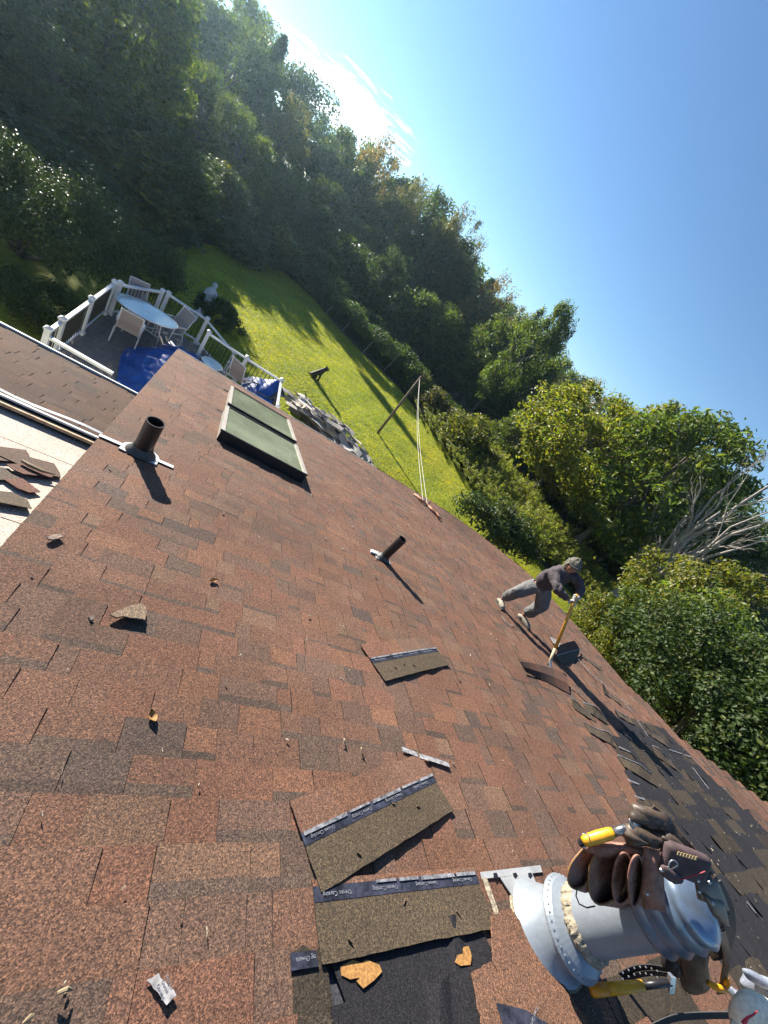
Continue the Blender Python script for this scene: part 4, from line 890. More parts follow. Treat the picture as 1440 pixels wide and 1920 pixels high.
# ================================================================ tool belt thrown over the flue
def pz(px, py, z): return CAM + (RX * (px - 720) / FPX + RY * (960 - py) / FPX + RZ) * z
M_LEA = mat('brown_leather', (.200, .098, .070), .68, noise=((22, 6, .5, 1.5), (120, 4, .75, 1.25)), bump=(90, .5, .003), spec=.4)
M_LEAD = mat('dark_oiled_leather', (.055, .038, .026), .5, noise=((16, 6, .5, 1.7), (90, 4, .8, 1.2)), bump=(60, .45, .003), spec=.5)
M_TAN = mat('tan_stitched_edge', (.21, .105, .042), .65, noise=(50, 4, .6, 1.3), bump=(140, .5, .002))
M_NYL = mat('black_webbing', (.010, .010, .012), .6, noise=(60, 3, .6, 1.5), bump=(240, .5, .002))
M_PAD = mat('padded_fabric', (.060, .038, .040), .8, noise=(20, 5, .7, 1.35), bump=(180, .5, .002))
M_YEL = mat('yellow_rubber_grip', (.62, .30, .015), .42, noise=(30, 3, .85, 1.1)); M_ORA = mat('orange_plastic_tip', (.72, .26, .01), .35)
M_STEEL = mat('worn_steel', (.45, .45, .46), .3, metal=.9, noise=(40, 4, .6, 1.2)); M_REDP = mat('red_piping', (.25, .012, .02), .6)
M_THR = mat('pale_stitches', (.42, .30, .15), .8)
BELT = emp('tool_belt', FB + ZUP * .62, 'worn brown leather tool belt with open pouches thrown over the flue cap', 'tool belt')
def shell(pts, th, name, m, parent, smooth=True, **k):
    V, F, _ = sheet(pts, th); return add(name, V, F, m, parent, smooth=smooth, **k)
def pouch(c, a, b, ang, z, back, zb, shrink=.75, m=M_LEA, name='pouch', rim=M_TAN, seed=0, wav=.06):
    """open pouch: rim ellipse (pixels a, b at angle) at view depth z, bag bottom displaced by back (pixels) at depth zb"""
    r = np.random.default_rng(seed); n = 30; ca, sa = math.cos(ang), math.sin(ang); ph = r.uniform(0, 6, 3)
    def ring(s, inset=0):
        cx, cy = c[0] + back[0] * s, c[1] + back[1] * s; zz = z + (zb - z) * s; k = (1 - (1 - shrink) * s * s) * (1 if s < .999 else .05)
        R_ = []
        for i in range(n):
            t = 2 * PI * i / n; q = k * (1 + wav * math.sin(2 * t + ph[0] + s * 2) + wav * .6 * math.sin(3 * t + ph[1] - s * 3)); x = (a * q - inset) * math.cos(t); y = (b * q - inset) * math.sin(t)
            R_.append(pz(cx + x * ca - y * sa, cy + x * sa + y * ca, zz + .022 * math.cos(t + ph[2]) * (1 - s)))
        return R_
    S = [0, .12, .3, .55, .8, .95, 1.0]; V = sum([ring(s) for s in S], []) + sum([ring(s, 2.2) for s in S[:-1]][::-1], [])
    m_ = len(S) + len(S) - 1; F = [(i * n + k, i * n + (k + 1) % n, (i + 1) * n + (k + 1) % n, (i + 1) * n + k) for i in range(m_ - 1) for k in range(n) if i != len(S) - 1]
    V2 = ring(0, 1.0); o = add(name, V, F, m, parent=BELT, smooth=True)
    # the inner shell joins the outer one at the rim
    e = G(); L_ = V2 + V2[:1]; e.tube(L_, .0042, 6, cap=False); e.obj('rim', rim, o, smooth=True)
    st = G()
    for i in range(0, n): 
        p = V2[i] * .6 + V2[(i + 1) % n] * .4; q = V2[i] * .25 + V2[(i + 1) % n] * .75; off = (np.array(ring(.07)[i]) - V2[i]) * .8 - RZ * .003; st.tube([p + off, q + off], .0011, 4)
    st.obj('stitching', M_THR, o)
    return o
pouch((1091, 1628), 22, 43, .25, 1.50, (26, 4), 1.54, .8, seed=1, wav=.10)
pouch((1138, 1644), 34, 58, .12, 1.49, (46, 10), 1.60, .92, seed=2, wav=.10)
pouch((1168, 1648), 20, 50, .12, 1.455, (36, 6), 1.56, .9, seed=3, rim=M_LEA)
pouch((1192, 1650), 15, 47, .10, 1.43, (28, 6), 1.54, .9, seed=4, rim=M_LEA)
def slab_px(pts, zs, th, name, m, parent=None, nx=9, ny=5, bulge=0., noise=0.002, seed=0, edge=None):
    """curved leather piece between four corners given in pixels (tl, tr, br, bl) with view depths"""
    r = np.random.default_rng(seed); g = []
    for j in range(ny):
        v = j / (ny - 1); row = []
        for i in range(nx):
            u = i / (nx - 1); w4 = ((1 - u) * (1 - v), u * (1 - v), u * v, (1 - u) * v); x = sum(w * p[0] for w, p in zip(w4, pts)); y = sum(w * p[1] for w, p in zip(w4, pts)); z = sum(w * q for w, q in zip(w4, zs))
            row.append(pz(x, y, z - bulge * math.sin(PI * u) * math.sin(PI * v) + noise * math.sin(u * 11 + seed) * math.cos(v * 7 + seed * 2)))
        g.append(row)
    o = shell(g, th, name, m, parent or BELT)
    if edge:
        L_ = [p - RZ * .002 for p in (g[0] + [q[-1] for q in g[1:]] + g[-1][::-1][1:] + [q[0] for q in g[::-1]][1:])]; t = G(); t.tube(L_, .0028, 5, cap=False); t.obj('edging', edge, o)
    return o
slab_px([(1208, 1588), (1238, 1596), (1246, 1706), (1204, 1700)], [1.44, 1.43, 1.44, 1.43], .006, 'leather_flap', M_LEA, bulge=.025, edge=M_TAN, seed=5)
slab_px([(1085, 1585), (1150, 1578), (1240, 1600), (1120, 1606)], [1.50, 1.50, 1.46, 1.47], .006, 'leather_yoke', M_LEA, bulge=.03, seed=6)
def cushion(c, a, b, ang, z, th, name, m, seed=0, n=20, sq=2.6, parent=None, fold=.10):
    r = np.random.default_rng(seed); ca, sa = math.cos(ang), math.sin(ang); V = []; s = z / FPX; k = r.uniform(0, 6, 4)
    C0 = pz(c[0], c[1], z); ex = (RX * ca - RY * sa); ey = -(RX * sa + RY * ca); mth = 16
    for j in range(mth + 1):
        f = -PI / 2 + PI * j / mth; cf = math.copysign(abs(math.cos(f)) ** (2 / sq), math.cos(f)); sf = math.copysign(abs(math.sin(f)) ** (2 / 2.0), math.sin(f))
        for i in range(n):
            t = 2 * PI * i / n; ct = math.copysign(abs(math.cos(t)) ** (2 / sq), math.cos(t)); stt = math.copysign(abs(math.sin(t)) ** (2 / sq), math.sin(t))
            w_ = 1 + fold * math.sin(3 * t + k[0]) * math.sin(2 * f + k[1]) + fold * .7 * math.sin(5 * t + k[2] + 2 * f)
            V.append(C0 + ex * (a * s * ct * cf * w_) + ey * (b * s * stt * cf * w_) + RZ * (th * sf * w_))
    F = [(i * n + q, i * n + (q + 1) % n, (i + 1) * n + (q + 1) % n, (i + 1) * n + q) for i in range(mth) for q in range(n)]
    return add(name, V, F, m, parent or BELT, smooth=True)
def strap(pxs, zs, wd, name, m, parent=None, th=.004, edge=None, tw=0.):
    P = [pz(x, y, z) for (x, y), z in zip(pxs, zs)]; Q = []
    for i in range(len(P) - 1):
        for t in np.linspace(0, 1, 5)[:-1]:
            p0, p1, p2, p3 = P[max(i - 1, 0)], P[i], P[i + 1], P[min(i + 2, len(P) - 1)]; Q.append(.5 * ((2 * p1) + (-p0 + p2) * t + (2 * p0 - 5 * p1 + 4 * p2 - p3) * t * t + (-p0 + 3 * p1 - 3 * p2 + p3) * t ** 3))
    Q.append(P[-1]); g0 = []; g1 = []
    for i, p in enumerate(Q):
        t = nrm(Q[min(i + 1, len(Q) - 1)] - Q[max(i - 1, 0)]); a = tw * i / len(Q); s = nrm(np.cross(RZ, t)); s = nrm(s * math.cos(a) + RZ * math.sin(a)); g0.append(p - s * wd / 2); g1.append(p + s * wd / 2)
    o = shell([g0, g1], th, name, m, parent or BELT, smooth=False)
    if edge:
        for L_ in (g0, g1): t = G(); t.tube([p - RZ * .001 for p in L_], .0022, 5); t.obj('edging', edge, o)
    return o
cushion((1222, 1535), 43, 19, .30, 1.50, .035, 'dark_pouch', M_LEAD, 1)
cushion((1205, 1567), 42, 15, .12, 1.47, .035, 'dark_pouch', M_LEAD, 2, fold=.16)
cushion((1262, 1582), 34, 12, .55, 1.46, .028, 'dark_pouch', M_LEAD, 3, fold=.16)
strap([(1222, 1514), (1252, 1540), (1285, 1580), (1322, 1620), (1342, 1650)], [1.50, 1.49, 1.46, 1.45, 1.46], .022, 'stitched_strap', M_LEAD, edge=M_TAN)
o_ = cushion((1282, 1616), 45, 27, .38, 1.43, .026, 'back_pad', M_PAD, 7, n=36, sq=7, fold=.012)
g = G(); g.tube([pz(x, y, 1.392) for x, y in ((1262, 1650), (1280, 1648), (1300, 1642), (1322, 1634))], .0022, 5); g.obj('red_piping', M_REDP, BELT)
cushion((1258, 1640), 24, 11, .55, 1.405, .016, 'pad_roll', M_PAD, 6, fold=.06)
for k in range(7): G().box(pz(1272 + k * 5.5, 1600 + k * 1.6, 1.392), (.006, .013, .002), (nrm(RX * .95 - RY * .3), nrm(RY * .95 + RX * .3), RZ)).obj('faded_print', M_THR, o_)
g = G(); P = [pz(1262 + 9 * math.cos(t), 1624 + 11 * math.sin(t), 1.375) for t in np.linspace(PI * .75, PI * 1.95, 12)]; g.tube(P + P[:1], .0022, 6); g.obj('d_ring', M_STEEL, BELT, smooth=True)
slab_px([(1300, 1636), (1340, 1640), (1366, 1706), (1308, 1684)], [1.42, 1.44, 1.46, 1.40], .005, 'suspender_tab', M_LEAD, bulge=.02, seed=8, edge=M_LEA)
slab_px([(1316, 1674), (1356, 1690), (1366, 1736), (1336, 1716)], [1.40, 1.44, 1.47, 1.43], .005, 'suspender_tab', M_LEAD, bulge=.02, seed=10)
for x, y in ((1309, 1652), (1330, 1655), (1311, 1672), (1336, 1694), (1240, 1632), (1213, 1676)):
    g = G(); g.lathe([(.006, -.003), (.0055, .002), (.002, .004), (.0004, .004)], pz(x, y, 1.385), -RZ, n=10); g.obj('rivet', M_STEEL, BELT)
strap([(1340, 1655), (1362, 1700), (1366, 1750), (1352, 1785), (1330, 1790)], [1.47, 1.5, 1.53, 1.56, 1.58], .05, 'black_webbing', M_NYL)
strap([(1352, 1745), (1362, 1790), (1357, 1830), (1350, 1862)], [1.52, 1.55, 1.60, 1.65], .028, 'hanging_strap', M_LEAD, edge=M_TAN)
strap([(1325, 1770), (1338, 1792), (1348, 1775), (1346, 1758)], [1.56, 1.57, 1.56, 1.55], .018, 'strap_loop', M_TAN)
strap([(1255, 1772), (1262, 1745), (1300, 1748), (1336, 1738), (1352, 1712)], [1.66, 1.62, 1.56, 1.53, 1.50], .060, 'black_webbing', M_NYL)
# lower pouch hanging under the cap, its mouth away from us
pouch((1290, 1775), 32, 24, .55, 1.60, (14, 72), 1.70, .9, m=M_LEAD, name='lower_pouch', rim=M_TAN, seed=12)
slab_px([(1268, 1752), (1328, 1788), (1318, 1856), (1284, 1846)], [1.57, 1.56, 1.62, 1.64], .006, 'pouch_front', M_LEAD, bulge=.03, edge=M_TAN, seed=11)
cushion((1262, 1790), 17, 34, .15, 1.66, .04, 'shadowed_pouch', M_NYL, 8)
for k in range(2):
    pt = [(1163, 1828 + k * 14), (1190, 1815 + k * 14), (1225, 1812 + k * 12), (1258, 1818 + k * 10)]; o_ = strap(pt, [1.86, 1.84, 1.80, 1.75], .034 if k == 0 else .026, 'perforated_strap', M_NYL)
    for q in range(9):
        t = q / 8; x = 1168 + 86 * t; y = (1824 - 11 * math.sin(PI * min(1, t * 1.2))) + k * 12; g = G(); g.lathe([(.004, -.002), (.004, .001), (.0025, .0015)], pz(x, y, 1.80 - .04 * t), -RZ, n=8); g.obj('eyelet', M_STEEL, o_)
g = G(); P = [pz(x, y, 1.47) for x, y in ((1083, 1661), (1080, 1680), (1086, 1695), (1100, 1702), (1116, 1699))]; g.tube(P, .0025, 6); g.obj('cord_loop', M_NYL, BELT)
# ---- hammers and snips held by the belt
def hammer1():
    o = emp('hammer', pz(1140, 1563, 1.47), 'hammer with yellow grip stuck through the top of the tool belt', 'hammer')
    A, B, C_, D = pz(1092, 1578, 1.475), pz(1150, 1561, 1.47), pz(1186, 1549, 1.485), pz(1204, 1543, 1.50)
    g = G(); g.tube([A, A * .9 + B * .1, (A + B) / 2, B * .9 + A * .1, B], [.014, .019, .021, .020, .016], 14); g.obj('grip', M_YEL, o, smooth=True)
    g = G(); g.tube([B, C_], [.0145, .0145], 12); g.obj('neck', M_STEEL, o, smooth=True)
    for k in range(14): t = k / 13; P = B * (1 - t) + C_ * t; d = nrm(C_ - B); g = G(); g.lathe([(.0150, -.001), (.0156, 0), (.0150, .001)], P, d, n=12); g.obj('thread_ring', M_DARKM, o)
    g = G(); g.tube([C_ - nrm(C_ - B) * .0, D], [.019, .013], 10); g.tube([pz(1180, 1535, 1.47), pz(1184, 1549, 1.465), pz(1196, 1556, 1.46)], [.004, .006, .005], 6); g.obj('head', M_STEEL, o, smooth=True)
    g = G(); g.tube([A, pz(1086, 1583, 1.475)], [.016, .010], 10); g.obj('end_cap', M_NYL, o)
    g = G(); P = [pz(1096 + 10 * math.cos(t), 1576 + 13 * math.sin(t), 1.455 + .02 * math.sin(t)) for t in np.linspace(0, 2 * PI, 20)]; g.tube(P, .002, 5); tag(g.obj('wire_ring', M_STEEL, o))
def hammer2():
    o = emp('hammer', pz(1180, 1852, 1.68), 'hammer with orange tipped yellow grip hanging at the foot of the flue', 'hammer')
    A, A2, B, C_ = pz(1107, 1858, 1.665), pz(1138, 1855, 1.67), pz(1205, 1848, 1.69), pz(1258, 1843, 1.70)
    g = G(); g.tube([A, A * .9 + A2 * .1, A2], [.015, .021, .021], 14); g.obj('grip_tip', M_ORA, o, smooth=True)
    g = G(); g.tube([A2, (A2 + B) / 2, B], [.0205, .020, .018], 14); g.obj('grip', M_YEL, o, smooth=True)
    g = G(); g.tube([B, C_], [.014, .012], 10); g.obj('shaft', M_DARKM, o, smooth=True)
    g = G(); g.box(C_, (.07, .022, .022), (nrm(RY * .9 + RX * .1), nrm(RX), nrm(RZ))); g.obj('head', M_STEEL, o)
hammer1(); hammer2()
def snips():
    o = emp('snips', pz(1350, 1850, 1.62), 'yellow handled snips sticking out of the belt beside the pale glove', 'snips')
    for pts in (((1328, 1843), (1345, 1852), (1362, 1856)), ((1362, 1836), (1364, 1842), (1362, 1848))):
        g = G(); g.tube([pz(x, y, 1.60) for x, y in pts], [.010, .013, .010], 9); g.obj('handle', M_YEL, o, smooth=True)
    g = G(); g.tube([pz(1362, 1850, 1.61), pz(1376, 1866, 1.62), pz(1388, 1872, 1.62)], [.008, .011, .005], 8); g.obj('blade', M_STEEL, o)
snips()
# ---- gloved hand of the worker beside the camera, at the lower right corner
def glove_near():
    mg = mat('cream_knit_glove', (.78, .68, .54), .85, noise=((60, 4, .75, 1.15),), bump=(260, .7, .003)); mr = mat('red_latex', (.45, .03, .05), .5); ms = mat('blue_grey_sleeve', (.17, .19, .24), .85, noise=((14, 5, .7, 1.2), (200, 2, .8, 1.2)), bump=(260, .5, .002))
    o = emp('work_glove', pz(1410, 1900, 1.45), 'cream knitted work glove with red palm edge at the lower right corner', 'glove')
    cushion((1418, 1910), 48, 42, .35, 1.45, .05, 'palm', mg, 21, n=26, sq=2.3, parent=o, fold=.03)
    fing = [[(1450, 1890), (1480, 1900), (1500, 1925)], [(1448, 1905), (1478, 1925), (1490, 1950)], [(1440, 1925), (1462, 1950), (1470, 1975)], [(1425, 1935), (1440, 1962), (1445, 1985)]]
    for k, f in enumerate(fing):
        g = G(); g.tube([pz(1418, 1910, 1.46)] + [pz(x, y, 1.45 + .03 * i) for i, (x, y) in enumerate(f)], [.022, .022, .019, .014], 10); g.obj('finger', mg, o, smooth=True)
    g = G(); g.tube([pz(1385, 1920, 1.44), pz(1378, 1945, 1.42), pz(1392, 1970, 1.41)], [.024, .020, .014], 10); g.obj('thumb', mg, o, smooth=True)
    g = G(); g.tube([pz(x, y, 1.398) for x, y in ((1394, 1920), (1402, 1908), (1412, 1903), (1420, 1896))], [.008, .004, .003, .002], 6); g.obj('red_stain', mr, o)
    g = G(); g.tube([pz(1430, 1925, 1.46), pz(1500, 1990, 1.40), pz(1640, 2110, 1.25)], [.045, .042, .055], 14); g.obj('sleeve', ms, o, smooth=True)
    s = emp('knit_cuff', pz(1420, 1850, 1.55), 'blue grey knitted cuff of a second glove above the cream glove', 'glove')
    cushion((1424, 1852), 34, 17, .45, 1.56, .035, 'cuff', ms, 23, parent=s, fold=.05); cushion((1420, 1836), 30, 8, .52, 1.53, .02, 'cuff_fold', ms, 24, parent=s, fold=.05)
    g = G(); g.tube([pz(1388, 1868, 1.6), pz(1375, 1862, 1.62), pz(1368, 1852, 1.62)], [.014, .016, .010], 9); g.obj('fingertip', ms, s, smooth=True)
    g = G(); g.tube([pz(1430, 1850, 1.56), pz(1500, 1880, 1.5), pz(1660, 1960, 1.35)], [.034, .040, .055], 14); g.obj('sleeve', ms, s, smooth=True)
    h = strap([(1222, 1925), (1262, 1908), (1310, 1903), (1372, 1902)], [1.70, 1.72, 1.72, 1.70], .032, 'black_hose', M_NYL); 
glove_near()
# ================================================================ deck behind the eave
DZ = .80
M_DBD = mat('deck_boards', (.17, .135, .115), .7, noise=((5, 5, .7, 1.25), (60, 3, .85, 1.15)), bump=(40, .3, .003), rnd=.12)
M_BLK = mat('black_baluster', (.012, .012, .013), .4)
M_BLUE = mat('blue_tarpaulin', (.012, .062, .26), .5, noise=((5, 5, .75, 1.3),), bump=(9, .5, .02), spec=.25)
M_SLING = mat('beige_sling', (.26, .22, .20), .8, noise=(60, 3, .85, 1.1), bump=(300, .3, .001))
M_GLASS = mat('frosted_table_glass', (.40, .50, .48), .18, noise=((70, 3, .6, 1.3),), spec=.8, coat=.4)
M_FRAME = mat('white_chair_frame', (.52, .50, .49), .45)
def deck():
    o = emp('wooden_deck', (-1, 11.5, 0), 'raised wooden deck with white railings just beyond the corner of the roof', 'deck')
    def yend(x):
        if x < -2.05: return 12.6 + (x + 2.9) / .85 * 1.6
        return 14.2 if x < -.62 else 13.25
    x = -2.86; k = 0
    while x < 2.1:
        y1 = yend(x + .07); y0 = 8.0
        for a, b in ((y0, y0 + (y1 - y0) * (.35 + .3 * (k % 3) / 2)), (y0 + (y1 - y0) * (.35 + .3 * (k % 3) / 2) + .004, y1)):
            G().box((x + .067, (a + b) / 2, DZ - .015), (.134, b - a, .03)).obj('deck_board', M_DBD, o)
        x += .14; k += 1
    G().box((-.4, 10.6, DZ - .16), (4.9, 5.1, .24)).obj('joists', M_DBD, o)
    for x, y in ((-2.7, 8.8), (-2.7, 12.4), (-.8, 13.0), (1.9, 13.1), (1.9, 9)): G().box((x, y, .27), (.12, .12, .54)).obj('support_post', M_DBD, o)
    for i in range(4): G().box((-.38 + i * .3, 13.86, DZ - .17 - i * .17), (.31, .95, .04)).obj('stair_tread', M_DBD, o)
deck()
def railing():
    o = emp('deck_railing', (-1.5, 12, DZ), 'white vinyl railing with black balusters round the deck', 'railing')
    top = DZ + .97
    P = dict(A=(-2.71, 8.71), B=(-2.74, 9.35), C=(-2.82, 10.95), D=(-2.91, 12.6), E2=(-2.82, 12.76), F1=(-2.11, 14.09), F2=(-1.97, 14.22), F=(-.76, 14.24), Gp=(-.52, 13.27), I=(.74, 13.22), J=(1.99, 13.22), K=(1.99, 11.2))
    def post(p, h=.97, z0=DZ, s=.10):
        q = emp('post', (p[0], p[1], z0), None, None, parent=o); G().box((p[0], p[1], z0 + h / 2), (s, s, h)).obj('post_sleeve', M_WHITE, q)
        G().box((p[0], p[1], z0 + h + .012), (s + .035, s + .035, .03)).obj('post_cap', M_WHITE, q)
        g = G(); a = (s + .03) / 2; z = z0 + h + .027; g.add([(p[0] - a, p[1] - a, z), (p[0] + a, p[1] - a, z), (p[0] + a, p[1] + a, z), (p[0] - a, p[1] + a, z), (p[0], p[1], z + .045)], [(0, 1, 4), (1, 2, 4), (2, 3, 4), (3, 0, 4)]); g.obj('cap_pyramid', M_WHITE, q)
        G().box((p[0], p[1], z0 + .035), (s + .05, s + .05, .07)).obj('post_skirt', M_WHITE, q)
    for p in P.values(): post(p)
    me = None
    def rail(a, b, za=top - .06, zb=None, bal=True, w_=.07):
        nonlocal me
        zb = za if zb is None else zb; A = np.array([*a, za]); B = np.array([*b, zb]); d = nrm(B - A); s = nrm(np.cross((0, 0, 1), d)); u = np.cross(d, s); L_ = np.linalg.norm(B - A)
        G().box((A + B) / 2, (L_ - .1, w_, .055), (d, s, u)).obj('top_rail', M_WHITE, o)
        if not bal: return
        A2, B2 = A - [0, 0, .80], B - [0, 0, .80]; G().box((A2 + B2) / 2, (L_ - .1, .05, .045), (d, s, u)).obj('bottom_rail', M_WHITE, o)
        n = int((L_ - .15) / .115)
        for i in range(n):
            t = (i + 1) / (n + 1); c = A * (1 - t) + B * t - np.array([0, 0, .40])
            if me is None: g = G(); g.box((0, 0, 0), (.019, .019, .78)); me = mk('baluster', np.vstack(g.V), g.F, M_BLK)
            link('baluster', me, o, Matrix.Translation(Vector(c)))
    for a, b in (('A', 'B'), ('B', 'C'), ('C', 'D'), ('E2', 'F1'), ('F2', 'F'), ('Gp', 'I'), ('I', 'J'), ('J', 'K')): rail(P[a], P[b])
    rail((-2.66, 8.55), (-1.45, 8.46), bal=False); rail(P['D'], P['E2'], bal=False)
    # stair rails
    post((.38, 14.3), .85, .38, .09); rail(P['F'], (.38, 14.3), top - .08, 1.22)
    post((.38, 13.42), .80, .38, .09)
railing()
def hgrid(x0, x1, y0, y1, nx, ny, f): return [[np.array([x, y, f(x, y)]) for x in np.linspace(x0, x1, nx)] for y in np.linspace(y0, y1, ny)]
def tarps():
    r = np.random.default_rng(5); K = [(r.normal() * 3.2 * (1 + i * .22), r.normal() * 3.2 * (1 + i * .22), r.uniform(0, 6), 1.3 / (1 + i * .35)) for i in range(12)]
    def crumple(x, y, s): return s * sum(w_ * abs(math.sin(a * x + b * y + c)) for a, b, c, w_ in K) / 4
    def f(x, y):
        e = min((x + 1.95) / .5, (y - 8.9) / .4, (13.25 - y) / .5, 1); e = max(0, e); return DZ + .02 + e * (.05 + crumple(x, y, .16) + .22 * math.exp(-((x + .9) ** 2 / .3 + (y - 11.3) ** 2 / 1.2)))
    g = hgrid(-1.95, -.15, 8.9, 13.2, 44, 90, f)
    for j, row in enumerate(g):
        for i, p in enumerate(row):
            t = j / 89; p[0] += (1 - i / 43) * (.40 * max(0, t - .6) / .4 * 1.3 + .12 * math.sin(t * 9) + .25 * (1 - t)); p[1] += .08 * math.sin(i * .5)
    V, F, _ = sheet(g, .003); tag(add('blue_tarp', V, F, M_BLUE, smooth=True), 'large crumpled blue tarpaulin spread over the deck in front of the table', 'tarp')
    r = np.random.default_rng(6); K[:] = [(r.uniform(-1, 1) * 9, r.uniform(-1, 1) * 4, r.uniform(0, 6), r.uniform(.4, 1)) for _ in range(9)]
    def f2(x, y): q = math.hypot(x - 1.95, y - 13.2); return max(DZ + .02, DZ + .88 - q * .62 + crumple(x, y, .10) - .05)
    g = hgrid(.95, 2.12, 11.9, 13.34, 40, 46, f2)
    for row in g:
        for p in row:
            if p[1] > 13.27: p[2] -= (p[1] - 13.27) * 6
            if p[0] > 2.05: p[2] -= (p[0] - 2.05) * 6
    V, F, _ = sheet(g, .003); tag(add('blue_tarp', V, F, M_BLUE, smooth=True), 'smaller blue tarpaulin tied to the end post of the railing', 'tarp')
tarps()
def table(cx, cy, a, b, h, rot, label, cat='table'):
    o = emp('patio_table', (cx, cy, DZ), label, cat); ex = np.array([math.cos(rot), math.sin(rot), 0]); ey = np.array([-ex[1], ex[0], 0]); n = 40
    ring = lambda s, z: [np.array([cx, cy, z]) + ex * a * s * math.cos(t) + ey * b * s * math.sin(t) for t in np.linspace(0, 2 * PI, n + 1)[:-1]]
    V = ring(1, DZ + h) + ring(1, DZ + h + .008); F = [tuple(range(n))[::-1], tuple(range(n, 2 * n))] + [(k, (k + 1) % n, n + (k + 1) % n, n + k) for k in range(n)]; add('table_top', V, F, M_GLASS, o)
    g = G(); q = ring(1.01, DZ + h + .002); g.tube(q + q[:1], .016, 8, cap=False); g.obj('rim', M_FRAME, o, smooth=True)
    for k in range(4):
        t = PI / 4 + k * PI / 2; p = np.array([cx, cy, 0]) + ex * a * .62 * math.cos(t) + ey * b * .62 * math.sin(t); q = np.array([cx, cy, 0]) + ex * a * .8 * math.cos(t) + ey * b * .8 * math.sin(t)
        g = G(); g.tube([q + [0, 0, DZ], p + [0, 0, DZ + h - .005]], .018, 8); g.obj('leg', M_FRAME, o, smooth=True)
    g = G()
    for k in range(2): t = PI / 4 + k * PI / 2; d = ex * a * .68 * math.cos(t) + ey * b * .68 * math.sin(t); g.tube([np.array([cx, cy, DZ + .25]) - d, np.array([cx, cy, DZ + .25]) + d], .011, 6)
    g.obj('cross_bar', M_FRAME, o); g = G(); g.lathe([(.035, 0), (.035, .01), (.02, .014)], (cx, cy, DZ + h + .008), n=16, cap1=True); g.obj('umbrella_hole_cap', M_STEEL, o)
table(-2.02, 12.62, .78, .52, .73, .35, 'oval frosted glass patio table with white rim at the corner of the deck')
table(-.05, 12.35, .30, .30, .52, 0, 'small round glass side table by the railing right of the roof corner', 'side table')
def chair(x, y, rot, label, fm=None, sm=None, recl=.22, seat=.42, bh=.62):
    fm = fm or M_FRAME; sm = sm or M_SLING; o = emp('patio_chair', (x, y, DZ), label, 'chair'); ex = np.array([math.cos(rot), math.sin(rot), 0]); ey = np.array([-ex[1], ex[0], 0]); z = np.array([0, 0, 1.0])
    P = lambda a, b, c: np.array([x, y, DZ]) + ex * a + ey * b + z * c
    for s in (-1, 1):
        g = G(); g.tube([P(s * .28, .27, 0), P(s * .28, .24, seat), P(s * .28, .20, seat + .22)], .016, 8); g.obj('front_leg', fm, o, smooth=True)
        g = G(); g.tube([P(s * .28, -.36, 0), P(s * .28, -.2, seat - .02)], .016, 8); g.obj('rear_leg', fm, o, smooth=True)
        g = G(); g.tube([P(s * .28, .20, seat + .22), P(s * .29, .1, seat + .24), P(s * .29, -.18, seat + .22), P(s * .27, -.25 - recl * .35, seat + .2)], [.018, .024, .024, .016], 8); g.obj('armrest', fm, o, smooth=True)
        g = G(); g.tube([P(s * .25, .26, seat), P(s * .25, -.2, seat - .03), P(s * .25, -.24 - recl * .5, seat + .3), P(s * .25, -.26 - recl, seat + bh)], .015, 8); g.obj('side_rail', fm, o, smooth=True)
        g = G(); g.tube([P(s * .28, .27, .03), P(s * .28, -.36, .03)], .012, 6); g.obj('runner', fm, o)
    prof = [(.27, seat), (.1, seat - .015), (-.1, seat - .03), (-.2, seat - .02), (-.235, seat + .1), (-.24 - recl * .5, seat + .3), (-.26 - recl, seat + bh)]
    g = [[P(a, b, c) for a in np.linspace(-.24, .24, 7)] for b, c in prof]; V, F, _ = sheet(g, .006); add('sling', V, F, sm, o, smooth=False)
    g = G(); g.tube([P(-.25, -.26 - recl, seat + bh), P(.25, -.26 - recl, seat + bh)], .015, 8); g.obj('top_bar', fm, o)
chair(-2.12, 11.72, .15, 'white framed patio chair with a tan sling back, left of the oval table'); chair(-1.45, 13.25, 2.6, 'white framed patio chair behind the right end of the oval table')
chair(-2.35, 13.15, 3.7, 'white framed patio chair half hidden behind the left of the oval table')
chair(.80, 12.75, -.5, 'grey sling chair by the railing on the right part of the deck')
chair(1.45, 12.55, 1.9, 'low dark folding chair beside the smaller blue tarp', mat('dark_chair_frame', (.06, .06, .065), .4, metal=.3), mat('dark_sling', (.035, .035, .045), .7), .5, .30, .5)
